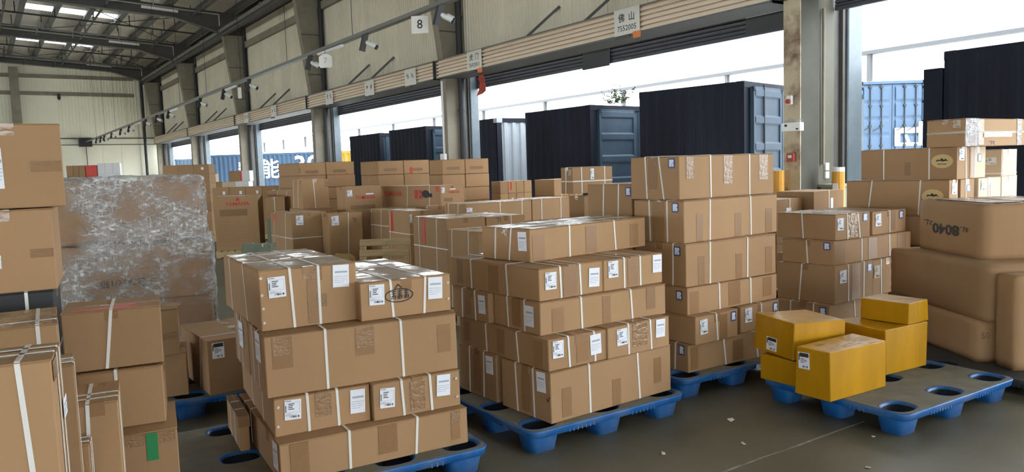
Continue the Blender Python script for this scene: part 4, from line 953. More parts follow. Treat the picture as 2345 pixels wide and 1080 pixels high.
p7 = pallet(5.5, 1.75, -1, 1.4, 1.82, 'low black plastic pallet under the bulging cartons', .10, 'pallet_black', None)
p8 = pallet(7.25, 3.40, 0, 1.7, 1.2, 'blue plastic pallet under the stack with oval crests')

def wooden_pallet(x, y, yaw, a, b, label, H=.145):
    o = empty('wooden_pallet', (x, y, 0), RAD(yaw)); tag(o, label, 'pallet')
    n = 7; w = (a - .0) / (n + (n - 1) * .35); g = w * .35
    me = MB().cbox(0, 0, 0, w, b, .018, .002).mesh('deck_board')
    for k in range(n): link('deck_board', me, 'wood', o, loc=(k * (w + g), 0, H - .018))
    me2 = MB().cbox(0, 0, 0, a, .08, H - .036, .003).mesh('stringer')
    for yy in (0, b / 2 - .04, b - .08): link('stringer', me2, 'wood', o, loc=(0, yy, .018))
    me3 = MB().cbox(0, 0, 0, w, b, .018, .002).mesh('base_board')
    for k in (0, 3, 6): link('base_board', me3, 'wood', o, loc=(k * (w + g), 0, 0))
    return o

# ================================================================ CARTONS
def unit_patch(name, m, t):
    key = ('patch', name, m)
    if key not in TEXT_CACHE:
        mb = MB(); mb.box(-.5, -t, -.5, .5, 0, .5)
        me = mb.mesh(name); me.materials.append(M[m]); TEXT_CACHE[key] = me
    return TEXT_CACHE[key]
def print_mesh(kind):
    key = ('print', kind)
    if key in TEXT_CACHE: return TEXT_CACHE[key]
    r = random.Random(len(TEXT_CACHE)); mb = MB()
    if kind == 'ship':
        for k in range(26):
            if r.random() < .62: mb.box(-.18 + k * .022, -.0006, -.40, -.18 + k * .022 + .014, 0, -.30)
        mb.box(-.46, -.0006, .43, -.1, 0, .455)
        mb.box(-.46, -.0006, -.12, -.41, 0, .22)
        for k in range(4): mb.box(-.28, -.0006, .27 - k * .085, r.uniform(-.05, .1), 0, .31 - k * .085)
        mb.box(-.36, -.0006, -.14, .40, 0, -.135); mb.box(-.36, -.0006, .36, .40, 0, .365); mb.box(.395, -.0006, -.14, .4, 0, .36); mb.box(-.365, -.0006, -.14, -.36, 0, .36)
        for k in range(3): mb.box(-.46, -.0006, -.2 - k * .045, r.uniform(-.2, .3), 0, -.19 - k * .045)
    elif kind == 'note':
        for k in range(9): mb.box(-.36 + k * .085, -.0006, .14, -.36 + k * .085 + .07, 0, .22)
        for k in range(4):
            for q in range(7):
                mb.box(-.42 + q * .12, -.0006, -.02 - k * .09, -.42 + q * .12 + r.uniform(.05, .11), 0, .0 - k * .09)
                if k == 3 and q > 3: break
    elif kind == 'dark':
        mb.box(-.36, -.0006, .22, .44, 0, .46); mb.box(-.46, -.0006, .0, -.38, 0, .40)
        for k in range(4): mb.box(-.3, -.0006, .1 - k * .08, r.uniform(-.1, .3), 0, .13 - k * .08)
        for k in range(20):
            if r.random() < .6: mb.box(-.2 + k * .028, -.0006, -.42, -.2 + k * .028 + .018, 0, -.30)
    elif kind == 'logo':
        pass
    me = mb.mesh('print'); me.materials.append(M['ink_grey' if kind == 'note' else 'ink']); TEXT_CACHE[key] = me
    return me
def logo_white():
    """white block letter with a notch in its flank and a slit in its foot"""
    if 'logo' in TEXT_CACHE: return TEXT_CACHE['logo']
    poly = [(-.34, -.37), (-.02, -.37), (-.02, -.14), (.04, -.14), (.04, -.37), (.34, -.37), (.34, -.06), (.16, .0), (.34, .08), (.34, .28), (.25, .37), (-.34, .37)]
    me = MB().prism(poly, 1, -.0006, 0).mesh('emblem'); me.materials.append(M['sticker_white']); TEXT_CACHE['logo'] = me
    return me
def blue_plate():
    if 'plate' in TEXT_CACHE: return TEXT_CACHE['plate']
    me = MB().prism(rrect(-.5, -.5, .5, .5, .14), 1, -.001, 0).mesh('blue_sticker'); me.materials.append(M['sticker_blue']); TEXT_CACHE['plate'] = me
    return me
def oval_plate():
    if 'oval' in TEXT_CACHE: return TEXT_CACHE['oval']
    me = MB().prism(ellipse(0, 0, .5, .5, 32, 2.0), 1, -.001, 0).mesh('crest'); me.materials.append(M['crest_yellow']); TEXT_CACHE['oval'] = me
    return me
def patch(o, face, kind, u, v, w, h):
    off = .0014 + (o['swell'] * (1 - (2 * v / o['size'][2] - 1) ** 2) * (1 - (2 * u / o['size'][0 if face == 'R' else 1] - 1) ** 2) + .003 if 'swell' in o else 0)
    if face == 'R': loc = (u, -off, v); rz = 0
    else: loc = (-off, u, v); rz = -math.pi / 2
    def put(name, me, sc=(w, 1, h), extra=0, par=o, roll=0):
        l = list(loc)
        if face == 'R': l[1] -= extra
        else: l[0] -= extra
        q = link(name, me, None, par, loc=l, rot=(0, roll, rz), scale=sc); return q
    if kind in ('ship', 'note', 'dark'):
        rl = rnd.uniform(-.05, .05)
        p = put({'ship': 'shipping_label', 'note': 'notice', 'dark': 'shipping_label'}[kind], unit_patch('paper_sheet', 'paper', .0012), roll=rl, extra=.002)
        q = link('print', print_mesh(kind), None, p, loc=(0, -.0013, 0)); q['kind'] = 'stuff'
    elif kind == 'tan':
        p = put('shipping_label', unit_patch('paper_sheet', 'paper_tan', .0012), extra=.002); q = link('print', print_mesh('ship'), None, p, loc=(0, -.0013, 0)); q['kind'] = 'stuff'
    elif kind == 'tape': put('tape', unit_patch('tape', 'brown_tape', .0009))
    elif kind == 'shine': put('clear_tape', unit_patch('clear_tape', 'crinkled_tape', .0012))
    elif kind == 'red': q = put('red_tape', unit_patch('red_tape', 'red_tape', .0015), extra=.001)
    elif kind == 'green': put('green_tape', unit_patch('green_tape', 'green_tape', .0015), extra=.001)
    elif kind == 'white': put('white_sticker', unit_patch('white_sticker', 'paper', .001))
    elif kind == 'print': put('faded_print', unit_patch('faded_print', 'ink_faint', .0006))
    elif kind == 'rivet':
        q = MB().cbox(-.007, -.004, -.007, .007, 0, .007, .002).obj('rivet', 'rivet', o); q.location = loc; q.rotation_euler = (0, .6, rz)
    elif kind == 'logo':
        p = put('blue_sticker', blue_plate(), extra=.0006)
        link('emblem', logo_white(), None, p, loc=(0, -.0011, 0))
    elif kind == 'oval':
        p = put('crest', oval_plate(), extra=.0006)
        mb = MB(); pk = [(-.3, -.02), (-.22, .14), (-.12, .08), (-.02, .24), (.08, .1), (.16, .18), (.3, -.02), (.2, .03), (.05, -.02), (-.1, .03)]
        mb.prism(pk, 1, -.0006, 0)
        for k in range(6): mb.box(-.2 + k * .07, -.0006, -.24, -.2 + k * .07 + .05, 0, -.17)
        q = mb.obj('peaks', 'ink_faint' if False else 'ink', p, loc=(0, -.0011, 0))
    elif kind.startswith('ink') or kind in ('yamaha', 'redsq', 'disc', 'redtri', 'lines', 'tick', 'scrawl'):
        l = list(loc); l[1 if face == 'R' else 0] -= .001
        if kind == 'ink8040': text('lettering', '8040', 'ink', o, l, rz, h * 1.15, .022, math.pi, sx=w / (h * 1.15) / 2.35)
        elif kind == 'ink50': text('lettering', '50', 'ink_faint', o, l, rz, h, .0)
        elif kind == 'ink70': text('lettering', '70', 'ink', o, l, rz, h, .0)
        elif kind == 'yamaha':
            text('lettering', 'YAMAHA', 'ink_red', o, l, rz, h * 1.05, .015, sx=w / (h * 1.05) / 4.6)
        elif kind == 'disc':
            mb = MB(); mb.prism(ellipse(0, 0, w / 2, h / 2, 20, 2), 1, -.001, 0); mb.box(w * .3, -.001, -h * .4, w * .8, 0, h * .1); q = mb.obj('printed_disc', 'ink', o); q.location = l; q.rotation_euler = (0, 0, rz)
        elif kind == 'redsq':
            mb = MB(); mb.box(-w/2, -.001, -h/2, -w*.1, 0, h/2); mb.box(.05*w, -.001, -h/2, w/2, 0, -.05*h); mb.box(.05*w, -.001, .05*h, w/2, 0, h/2); q = mb.obj('printed_square', 'ink_red', o); q.location = l; q.rotation_euler = (0, 0, rz)
        elif kind == 'redtri':
            mb = MB(); mb.prism([(-w/2, -h/2), (w/2, -h/2), (0, h/2)], 1, -.001, 0); q = mb.obj('printed_arrow', 'ink_red', o); q.location = l; q.rotation_euler = (0, 0, rz)
        elif kind == 'lines':
            mb = MB()
            for k in range(9): mb.box(-w/2, -.0006, -h/2 + k * h / 9, w/2, 0, -h/2 + k * h / 9 + .004)
            q = mb.obj('ruled_print', 'ink_faint', o); q.location = l; q.rotation_euler = (0, 0, rz); q['kind'] = 'stuff'
        else:
            mb = MB(); P = []
            if kind == 'tick': P = [[(-w/2, 0), (-w*.1, -h/2), (w/2, h/2)]]
            elif kind == 'scrawl':
                P = [[(w * .5 * math.cos(t * .3), h * .36 * math.sin(t * .3) - h * .12) for t in range(22)], [(-w * .14, h * .26), (-w * .02, h * .5), (w * .1, h * .28)]]
                for cx in (-.2, .03, .27):
                    P += [[((cx - .08) * w, .1 * h), ((cx + .08) * w, .12 * h)], [((cx - .07) * w, -.02 * h), ((cx + .07) * w, .0)], [(cx * w, .24 * h), ((cx - .01) * w, -.32 * h)], [((cx - .07) * w, -.14 * h), ((cx + .07) * w, -.12 * h)], [((cx - .06) * w, -.14 * h), ((cx - .07) * w, -.32 * h)], [((cx + .07) * w, -.12 * h), ((cx + .06) * w, -.3 * h)]]
            else:
                P = [[(-w/2, h*.3), (0, h*.4), (-w*.1, -h*.4)], [(w*.1, h*.3), (w/2, h*.2), (w*.2, -h*.2), (w*.45, -h*.4)]]
            t = .0065
            for line in P:
                for a, b in zip(line, line[1:]): mb.bar((a[0], -.0006, a[1]), (b[0], -.0006, b[1]), t, .001, (0, 1, 0)) if False else mb.tube((a[0], 0, a[1]), (b[0], 0, b[1]), t * .6, 4)
            q = mb.obj('handwriting', 'ink', o); q.location = l; q.rotation_euler = (0, 0, rz); q.scale = (1, .25, 1)
def strap(o, axis, u0, u1, a, b, h, wd=.013):
    """band round the carton: axis 'R' -> ring at x = u, 'L' -> ring at y = u, 'H' -> level ring at z = u"""
    t = .0028; c = .004
    if axis == 'H': D1, D2 = a, b
    elif axis == 'R': D1, D2 = b, h
    else: D1, D2 = a, h
    path = [(-t, c), (-t, D2 - c), (c, D2 + t), (D1 - c, D2 + t), (D1 + t, D2 - c), (D1 + t, c), (D1 - c, -t if axis == 'H' else .0002), (c, -t if axis == 'H' else .0002)]
    mb = MB(); vs = []
    sag = [rnd.uniform(-.003, .003) for _ in path]
    for k, (p, q) in enumerate(path):
        f = q / D2 if D2 else 0
        u = u1 + (u0 - u1) * min(max(f, 0), 1) if axis != 'H' else u0 + sag[k]
        for s in (-wd / 2, wd / 2):
            for ins in (0, .0016):
                pp = p + (ins if p < D1 / 2 else -ins); qq = q + (ins if q < D2 / 2 else -ins)
                if axis == 'R': vs.append((u + s, pp, qq))
                elif axis == 'L': vs.append((pp, u + s, qq))
                else: vs.append((pp, qq, u + s))
    n = len(path); fs = []
    for k in range(n):
        m = (k + 1) % n; A = [k * 4 + i for i in range(4)]; B = [m * 4 + i for i in range(4)]
        fs += [(A[0], A[2], B[2], B[0]), (A[1], B[1], B[3], A[3]), (A[0], B[0], B[1], A[1]), (A[2], A[3], B[3], B[2])]
    mb.add(vs, fs)
    return mb.obj('strap', 'strap_white', o)
def bulge_mesh(a, b, h, amt, r=.014, n=9):
    """sagging carton with rounded edges and swollen sides"""
    bm = bmesh.new(); bmesh.ops.create_cube(bm, size=2.0)
    bmesh.ops.subdivide_edges(bm, edges=bm.edges, cuts=n, use_grid_fill=True)
    rr = random.Random(int(a * 1000) + int(h * 1777))
    for v in bm.verts:
        x, y, z = v.co
        bx = (1 - y * y) * (1 - z * z); by = (1 - x * x) * (1 - z * z); bz = (1 - x * x) * (1 - y * y)
        X = x * (a / 2) + (amt * bx if abs(x) > .999 else 0) * math.copysign(1, x)
        Y = y * (b / 2) + (amt * by if abs(y) > .999 else 0) * math.copysign(1, y)
        Z = z * (h / 2) + (amt * .4 * bz if z > .999 else 0)
        e = sum(abs(q) > .999 for q in (x, y, z))
        if e >= 2:
            k = r * (.35 if e == 2 else .55)
            if abs(x) > .999: X -= k * math.copysign(1, x)
            if abs(y) > .999: Y -= k * math.copysign(1, y)
            if z > .999: Z -= k
        v.co = (X + a / 2 + rr.uniform(-.003, .003), Y + b / 2 + rr.uniform(-.003, .003), Z + h / 2)
    me = bpy.data.meshes.new('carton'); bm.to_mesh(me); bm.free()
    for p in me.polygons: p.use_smooth = True
    return me
def carton(label, x, y, z, yaw, a, b, h, det=None, group=None, skin='cardboard', name='carton', cat='carton', flaps=True, bulge=0, jitter=.0010, tilt=None, chamfer=.004):
    det = det or {}
    if bulge:
        me = bulge_mesh(a, b, h, bulge)
    else:
        top = h - (.0045 if flaps else 0)
        me = MB().cbox(0, 0, .0005, a, b, top, chamfer, jitter).mesh('carton')
    o = link(name, me, skin)
    o.location = (x, y, z); o.rotation_euler = (0, 0, RAD(yaw))
    if tilt: o.rotation_euler = (RAD(tilt[0]), RAD(tilt[1]), RAD(yaw))
    tag(o, label, cat, group)
    if bulge: o['swell'] = bulge; o['size'] = (a, b, h)
    if flaps and not bulge:
        t0, t1 = h - .0045, h - .0005
        g = .0025
        if a >= b:
            fl = [(-.001, -.001, a + .001, b / 2 - g), (-.001, b / 2 + g, a + .001, b + .001)]
            tp = (0, b / 2 - .03, a, b / 2 + .03)
        else:
            fl = [(-.001, -.001, a / 2 - g, b + .001), (a / 2 + g, -.001, a + .001, b + .001)]
            tp = (a / 2 - .03, 0, a / 2 + .03, b)
        for f in fl:
            MB().cbox(f[0], f[1], t0, f[2], f[3], t1, .001, .0015).obj('flap', skin, o)
        if flaps != 'plain':
            tb = MB().box(tp[0], tp[1], t1, tp[2], tp[3], t1 + .0008)
            if a >= b: tb.box(-.002, tp[1], h - .05, -.0005, tp[3], t1)
            else: tb.box(tp[0], -.002, h - .06, tp[2], -.0005, t1)
            tb.obj('tape', 'crinkled_tape', o)
    T = det.get('T')
    if T == 1:
        mb = MB(); mb.box(a * .02, b * .02, h - .0005, a * .98, b * .48, h + .0006); mb.box(a * .02, b * .52, h - .0005, a * .98, b * .98, h + .0006)
        mb.obj('lid_film', 'lid_film', o)
    if T == 3:
        mb = MB(); pts = [(.04, .30), (.06, .24), (.16, .20), (.22, .15), (.30, .05)]
        mb.box(.02, .08, h, .05, b - .04, h + .0015); mb.bar((.03, .27, h + .001), (.12, .10, h + .001), .025, .002)
        mb.obj('red_tape', 'red_tape', o)
    for face in 'RL':
        D = det.get(face)
        if not D: continue
        for s in D.get('s', []): strap(o, face, s[0], s[1], a, b, h)
        for v in D.get('h', []): strap(o, 'H', v, v, a, b, h)
        for p in D.get('p', []): patch(o, face, *p)
    return o
BUILT = {}
for key, label, x, y, z, yaw, a, b, h, det in CARTONS:
    kw = {}
    if key[0] == 'y':
        kw = dict(skin='yellow_tape', name='taped_parcel', cat='parcel', flaps=False, jitter=.006)
        if key == 'y3': kw['tilt'] = (2.0, 2.5)
    if key in ('6a', '6b', '6c', '6d'): kw = dict(bulge=.012)
    if key in ('5g', '5h', '5f', '5b'): kw = dict(skin='cardboard_pale')  # pale skin puts the doorway light into the colour of these brown cartons
    if key in ('L1', 'L2', 'LD', 'LF', 'LG', 'LK', 'LE', 'LJ'): kw['jitter'] = .0015
    if key[:2] in ('wa', 'wb', 'wc'): kw['flaps'] = 'plain'; kw['chamfer'] = .009
    grp = {'1': 'strapped cartons of the nearest stack', '2': 'strapped cartons of the centre stack', '3': 'stickered cartons of the tall stack', '4': 'cartons of the dark stack',
           '5': 'cartons of the crest stack', '6': 'bulging cartons', 'y': 'yellow taped parcels', 'm': 'cartons in the middle of the hall', 'w': 'plain carton walls', 'L': 'cartons beside the nearest stack'}[key[0]]
    BUILT[key] = carton(label, x, y, z, yaw, a, b, h, det, group=grp, **kw)
o = BUILT['y1']; t = [q for q in CARTONS if q[0] == 'y1'][0]; mb = MB()
for k in range(4):
    mb.box(.10 + k * .022, .15, t[8] + .0005, .115 + k * .022, .19 - .01 * (k % 2), t[8] + .0015); mb.box(.13 + k * .02, .09, t[8] + .0005, .142 + k * .02, .13, t[8] + .0015)
mb.obj('stamp', 'ink_faint', o)['kind'] = 'stuff'
# film on the wrapped pair, the 8040 carton's lid and the crossed label tears
def lid(o, a, b, h, z0=0):
    mb = MB(); mb.box(.06, .06, h + .006, a * .42, b - .06, h + .008); mb.box(a * .47, .06, h + .006, a * .95, b - .06, h + .008); mb.obj('lid_film', 'lid_film', o)

t = C6 = [q for q in CARTONS if q[0] == '6a'][0]; lid(BUILT['6a'], t[6], t[7], t[8])
# cartons that carry what the photograph shows above them
def column(text, x, y, yaw, a, b, z0, z1, n, grp, flaps='plain', skin='cardboard'):
    hh = (z1 - z0) / n
    for k in range(n):
        yaw_ = yaw + rnd.uniform(-.8, .8)
        lab = text if n == 1 else text + ', ' + ['bottom tier', 'second tier', 'third tier', 'fourth tier', 'fifth tier', 'sixth tier', 'seventh tier'][k]
        carton(lab, x + rnd.uniform(-.008, .008), y + rnd.uniform(-.008, .008), z0 + hh * k, yaw_, a, b, hh - .001, group=grp, flaps=flaps, skin=skin, chamfer=.009)
C = {t[0]: t for t in CARTONS}
def under(key, text, n, grp, z0=.145, dx=0, dy=0, a=None, b=None):
    t = C[key]
    column(text, t[2] + dx, t[3] + dy, t[5], a or t[6], b or t[7], z0, t[4], n, grp)
MID = 'cartons in the middle of the hall'
for kk, n, nm in (('waa', 5, 'plain carton under the wall before the white lettering, outer pile'), ('wab', 5, 'plain carton under the wall before the white lettering, inner pile'),
              ('wba', 5, 'plain carton below the middle carton wall, outer pile'), ('wbb', 5, 'plain carton below the middle carton wall, inner pile'),
              ('wca', 5, 'plain carton below the carton wall at the dock column, outer pile'), ('wcb', 5, 'plain carton below the carton wall at the dock column, inner pile')):
    under(kk, nm, n, 'plain carton walls')
under('m10b', 'carton low under the small strapped one standing high', 2, MID)
under('m10b', 'extra', 0, MID) if False else None
t = C['m10']; 
under('m11', 'carton hidden under the long filmed one', 2, MID); under('m11b', 'carton hidden under the second long filmed one', 2, MID)
under('m12', 'carton under the one with written mark behind red tape', 2, MID); under('m16', 'carton under the small one between red streaks and long film', 2, MID)
column('carton hidden under the cube carton', 4.78, 13.40, 0, .60, .68, .145, .985, 2, MID)
column('carton hidden under the dark sided one behind the tall stack', C['3h'][2], C['3h'][3], 0, .5, .45, .54, C['3h'][4], 2, 'stickered cartons of the tall stack')
G5 = 'cartons of the crest stack'
column('carton under the crest cartons, front pile', 7.36, 3.47, 1, .60, .95, .145, 1.021, 3, G5)
column('carton under the pale ended cartons, doorway pile', 7.98, 3.48, 0, .93, .9, .145, 1.021, 3, G5)
GL = 'cartons beside the nearest stack'
t = C['L2']
o = carton('dark filmed carton with pale straps below the two large plain ones', t[2] - .02, t[3], .66, t[5], .5, t[7] + .2, t[4] - .66, {'L': {'s': [(.1, .1), (.25, .25)], 'h': [.2]}}, GL, skin='pallet_black')
carton('carton at the very bottom below the dark filmed one', t[2] - .02, t[3], .145, t[5], .5, t[7] + .2, .515, None, GL)

wooden_pallet(-.70, 2.30, -9, 1.0, .42, 'wooden pallet under the tall nearest carton')
wooden_pallet(-.6, 2.92, -9, 1.2, .58, 'wooden pallet under the narrow strapped carton')
pl = pallet
for k, (x, y, yw, a, b, lab) in enumerate(((6.1, 17.4, 1, 1.6, 1.4, 'wooden pallet under the carton wall before the white lettering'), (7.1, 15.25, 0, 1.5, 1.0, 'wooden pallet under the middle carton wall'), (7.65, 13.4, 0, 1.3, .7, 'wooden pallet under the carton wall at the dock column'),
       (4.1, 12.12, 0, 1.15, 1.2, 'wooden pallet under the cross strapped carton and its neighbour'), (3.83, 15.76, -25, .86, .72, 'wooden pallet under the engine crate with red print'), (4.6, 11.78, 0, .65, .32, 'wooden pallet under the upright carton with the written number'), (4.7, 13.4, 0, .75, .7, 'wooden pallet behind the cross strapped carton'), (5.08, 14.9, -1, .82, 1.4, 'wooden pallet under the carton with red print and dark side'),
       (5.7, 9.3, 1.6, 2.1, .75, 'wooden pallet under the long filmed cartons'), (4.2, 7.3, -2, .62, .95, 'wooden pallet under the red taped carton'), (3.95, 6.3, -2, .55, .75, 'wooden pallet under the carton beside the red taped one'), (4.95, 7.62, 0, .7, 1.0, 'wooden pallet under the carton with written mark'),
       (5.34, 11.18, 0, .7, .7, 'wooden pallet under the pair of piled cartons with one red streak'), (5.2, 10.1, 0, .5, .85, 'wooden pallet under the red streaked pair'), (5.72, 10.25, 0, .35, .4, 'wooden pallet under the small carton pile'), (5.25, 12.6, -4, .8, .6, 'wooden pallet under the tall engine crate'), (6.25, 11.2, 5, .55, 1.7, 'wooden pallet under the long engine crate'), (6.1, 7.25, 0, .8, .5, 'wooden pallet under the small high carton pile'))):
    wooden_pallet(x, y, yw, a, b, lab)
# rows further back, each carton on its own, facing the camera like the pile they belong to
E1 = Vector((.8175, -.575)); E2 = Vector((.575, .8175))
def row(text, x, y, yaw, a, b, z0, h, n, tiers, grp, skin='cardboard', gap=.006, strapped=False, z_floor=None, marks=None, stag=None):
    c, s = math.cos(RAD(yaw)), math.sin(RAD(yaw))
    names = ['first', 'second', 'third', 'fourth', 'fifth', 'sixth', 'seventh', 'eighth']
    for t in range(tiers):
        for k in range(n):
            if stag and not stag(t, k): continue
            det = {}
            if strapped: det = {'R': {'s': [(a * .5, a * .5)]}}
            if marks and (t, k) in marks: det.setdefault('R', {})['p'] = marks[(t, k)]
            lab = '%s%s%s' % (text, '' if n == 1 else ', ' + names[k] + ' in row', '' if tiers == 1 else ', tier ' + ['one', 'two', 'three', 'four', 'five', 'six', 'seven', 'eight'][t] + ' from below')
            sk = skin[k] if isinstance(skin, (list, tuple)) else skin
            carton(lab, x + c * k * (a + gap), y + s * k * (a + gap), z0 + t * h, yaw, a, b, h, det, grp, skin=sk, flaps='plain')
FAR = 'small cartons far down the hall'
row('small carton of far pile beside wrapped load', 4.28, 22.79, -35, .42, .45, .145, .262, 3, 7, FAR, marks={(t, 2): [('white', .24, .15, .07, .07)] for t in range(7)})
row('small carton in the row behind the engine crate', 4.86, 19.95, -30, .40, .4, .145, .302, 4, 4, FAR, marks={(3, k): [('white', .28, .16, .06, .08)] for k in range(4)})
row('flat carton by the end wall', 3.22, 37.0, -14, .225, .5, .145, .431, 3, 5, FAR)
row('flat carton by the end wall at the red one', 3.22 + .69, 37.0 - .172, -14, .42, .5, .145, .431, 1, 5, FAR, skin=['red_tape'])
row('white carton by the end wall', 3.22 + 1.13, 37.0 - .282, -14, .28, .5, .145, .445, 3, 5, FAR, skin='plastic_white')
row('low pale carton near the end wall', 5.55, 35.0, -14, .62, .5, .145, .40, 2, 4, FAR, skin=['cardboard_pale', 'cardboard'])
row('mixed carton stacked at the pale door post', 5.72, 25.57, -35, .42, .4, .145, .33, 4, 4, FAR, skin=['cardboard_pale', 'cardboard', 'cardboard_pale', 'plastic_white'])
row('topmost mixed carton at the pale door post', 5.57, 25.72, -35, .40, .4, 1.465, .26, 2, 1, FAR, skin=['cardboard', 'cardboard_pale'], strapped=True)
row('red and white carton before the door post', 6.62, 24.95, -35, .32, .35, 1.465, .33, 2, 1, FAR, skin=['cardboard', 'plastic_white'], marks={(0, 1): [('red', .04, .16, .07, .3)]})
row('small carton before the white container', 8.54, 12.57, 0, .19, .32, .145, .2388, 4, 5, MID, marks={(4, 1): [('red', .07, .14, .03, .16)], (3, 1): [('white', .1, .1, .05, .08)]})
row('carton of pile before the weeds', 8.67, 11.01, 0, .34, .59, .145, .305, 2, 4, MID, strapped=True)
row('carton at the stained column foot', 7.36, 5.32, 0, .48, .5, .145, .25, 1, 4, MID, marks={(3, 0): [('white', .22, .1, .09, .1)]}, strapped=True)
row('carton before the white capped bollard', 7.88, 5.2, 0, .6, .5, .145, .2675, 1, 4, MID, marks={(3, 0): [('white', .36, .12, .05, .12)]}, strapped=True)
wooden_pallet(7.3, 5.15, 0, 1.25, .75, 'wooden pallet at the foot of the stained column')
wooden_pallet(8.5, 10.95, 0, .9, .75, 'wooden pallet under the pile before the weeds'); wooden_pallet(8.5, 12.5, 0, .85, .45, 'wooden pallet under the block before the white container')
wooden_pallet(4.21, 22.84, -35, 1.4, .55, 'wooden pallet under the far small pile'); wooden_pallet(4.8, 19.95, -30, 1.7, .5, 'wooden pallet behind the engine crate')
wooden_pallet(3.2, 36.95, -14, 2.1, .6, 'wooden pallet by the end wall'); wooden_pallet(5.5, 34.95, -14, 1.3, .6, 'wooden pallet near the end wall'); wooden_pallet(5.52, 25.72, -35, 2.0, .5, 'wooden pallet before the pale door post')
# ---- the film wrapped load
wr = empty('wrapped_load', (1.54, 6.50, 0), RAD(76)); tag(wr, 'big pallet load of cartons wrapped in crinkled clear stretch film', 'load')
def blk(x0, y0, x1, y1, z0, z1, name='carton'):
    return MB().cbox(x0, y0, z0, x1, y1, z1, .012, .006).obj(name, 'cardboard', wr)
for (x0, y0, x1, y1, z0, z1) in ((.02, .02, .86, 1.26, .145, .64), (.02, .02, .86, 1.26, .645, 1.10), (.04, .06, .80, 1.16, 1.105, 1.595)):
    blk(x0, y0, x1, y1, z0, z1)
text('lettering', '白色76只/1箱', 'ink', wr, (-.004 + .02, .62, .80), -math.pi / 2, .07, .005, math.pi)
MB().cbox(0, 0, .0, .9, 1.28, .14, .01).obj('pallet_base', 'pallet_black', wr)
def film_shell(x0, y0, z0, x1, y1, z1, n=14):
    bm = bmesh.new(); bmesh.ops.create_cube(bm, size=2.0)
    bmesh.ops.subdivide_edges(bm, edges=bm.edges, cuts=n, use_grid_fill=True)
    bmesh.ops.delete(bm, geom=[f for f in bm.faces if f.calc_center_median().z < -.99], context='FACES')
    r = random.Random(int(z1 * 100))
    for v in bm.verts:
        x, y, z = v.co
        e = sum(abs(q) > .999 for q in (x, y, z)); k = .01 * (e - 1) if e > 1 else 0
        f = .012 * math.sin(z * 9 + y * 5 + x * 3) * (1 if e == 1 else 0) + r.uniform(0, .01)
        X = (x0 + x1) / 2 + x * ((x1 - x0) / 2 + (f if abs(x) > .999 else 0) - k)
        Y = (y0 + y1) / 2 + y * ((y1 - y0) / 2 + (f if abs(y) > .999 else 0) - k)
        Z = (z0 + z1) / 2 + z * ((z1 - z0) / 2 + (f if z > .999 else 0) - k * (z > .9))
        v.co = (X, Y, Z)
    me = bpy.data.meshes.new('stretch_film'); bm.to_mesh(me); bm.free()
    for p in me.polygons: p.use_smooth = True
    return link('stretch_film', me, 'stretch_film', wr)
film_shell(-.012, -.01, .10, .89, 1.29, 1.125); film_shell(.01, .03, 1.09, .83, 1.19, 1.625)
# film sleeve on the wrapped pair near the doorway
t = C['5e']; o = BUILT['5e']
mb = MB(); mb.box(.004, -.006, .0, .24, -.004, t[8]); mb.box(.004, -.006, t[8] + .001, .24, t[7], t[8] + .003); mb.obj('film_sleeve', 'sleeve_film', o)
mb = MB(); mb.box(.95, -.006, .0, 1.04, -.004, t[8]); mb.obj('film_sleeve', 'sleeve_film', o)
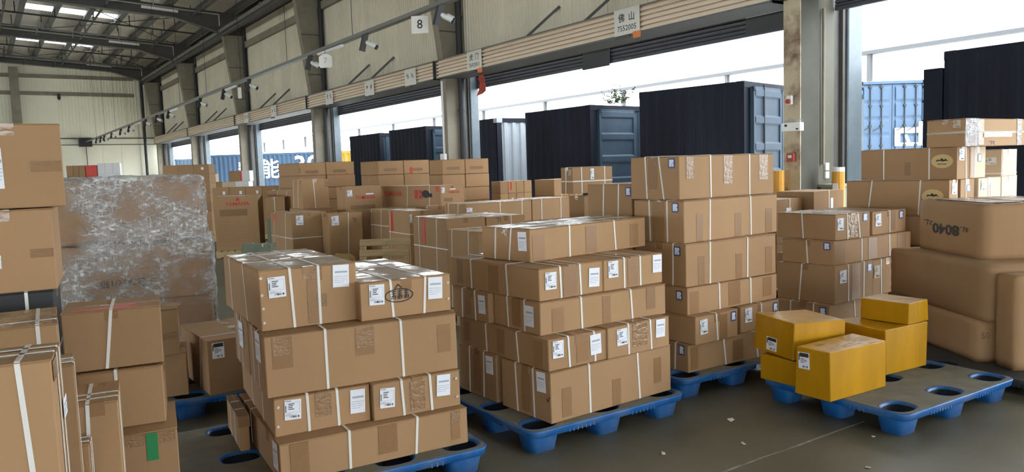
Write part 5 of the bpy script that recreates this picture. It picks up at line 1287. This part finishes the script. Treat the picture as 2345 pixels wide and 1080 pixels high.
# ---- loose things on the floor between the stacks
lp = empty('leaning_pallet', (3.93, 8.62, .03)); lp.rotation_euler = (RAD(72), 0, RAD(-35)); tag(lp, 'raw wooden pallet leaning on edge between the red streaked pair and the red taped carton', 'pallet')
me = MB().cbox(0, 0, 0, .62, .085, .02, .003).mesh('deck_board')
for k in range(6): link('deck_board', me, 'wood', lp, loc=(-.18, k * .135, .06))
me = MB().cbox(0, 0, 0, .07, .76, .06, .003).mesh('stringer')
for xx in (-.18, .10, .37): link('stringer', me, 'wood', lp, loc=(xx, 0, 0))
def sack(label, x, y, z, sx, sy, sz, m, seed):
    bm = bmesh.new(); bmesh.ops.create_icosphere(bm, subdivisions=4, radius=1)
    r = random.Random(seed); ph = [r.uniform(0, 6) for _ in range(6)]
    for v in bm.verts:
        x_, y_, z_ = v.co
        f = 1 + .10 * math.sin(5 * x_ + ph[0]) * math.sin(4 * y_ + ph[1]) + .07 * math.sin(11 * x_ + 7 * z_ + ph[2]) + .05 * math.sin(17 * y_ + 9 * x_ + ph[3])
        p = 3
        k = (abs(x_) ** p + abs(y_) ** p + abs(z_) ** p) ** (-1 / p)
        v.co = (x_ * k * sx * f, y_ * k * sy * f, max(z_ * k * f, -1) * sz)
    me = bpy.data.meshes.new('sack'); bm.to_mesh(me); bm.free()
    for p_ in me.polygons: p_.use_smooth = True
    o = link('sack', me, m); o.location = (x, y, z + sz); return tag(o, label, 'sack')
sack('crumpled kraft sack lying before the upright carton with written number', 4.6, 11.3, 0, .20, .16, .17, 'kraft_sack', 4)
sack('yellowish netted sack on the floor between the numbered carton and the red streaked pair', 5.17, 11.45, 0, .11, .11, .16, 'kraft_sack', 9)
g = carton('small strapped bundle wrapped in green cloth on a carton before the engine crate', 3.12, 11.35, .42, -30, .42, .3, .19, {'R': {'s': [(.1, .1), (.3, .3)], 'p': [('white', .2, .1, .09, .1)]}}, MID, skin='green_cloth', flaps=False, jitter=.012, name='bundle', cat='bundle')
carton('low carton under the green cloth bundle', 2.9, 11.5, .0, -30, .95, .55, .42, None, MID)
carton('carton between engine crate and red printed one, dark green lower half', 4.62, 14.95, 0.0, -25, .34, .4, .765, None, MID, skin='green_cloth', flaps=False)
carton('small carton with strap on the green one beside the engine crate', 4.62, 14.95, .765, -25, .34, .4, .42, {'R': {'s': [(.17, .17)]}}, MID)

carton('brown carton with red mark close behind the largest top carton', 1.2, 6.5, .145, 0, .5, .5, .42, {'R': {'p': [('red', .1, .25, .06, .1)]}}, GL) if False else None
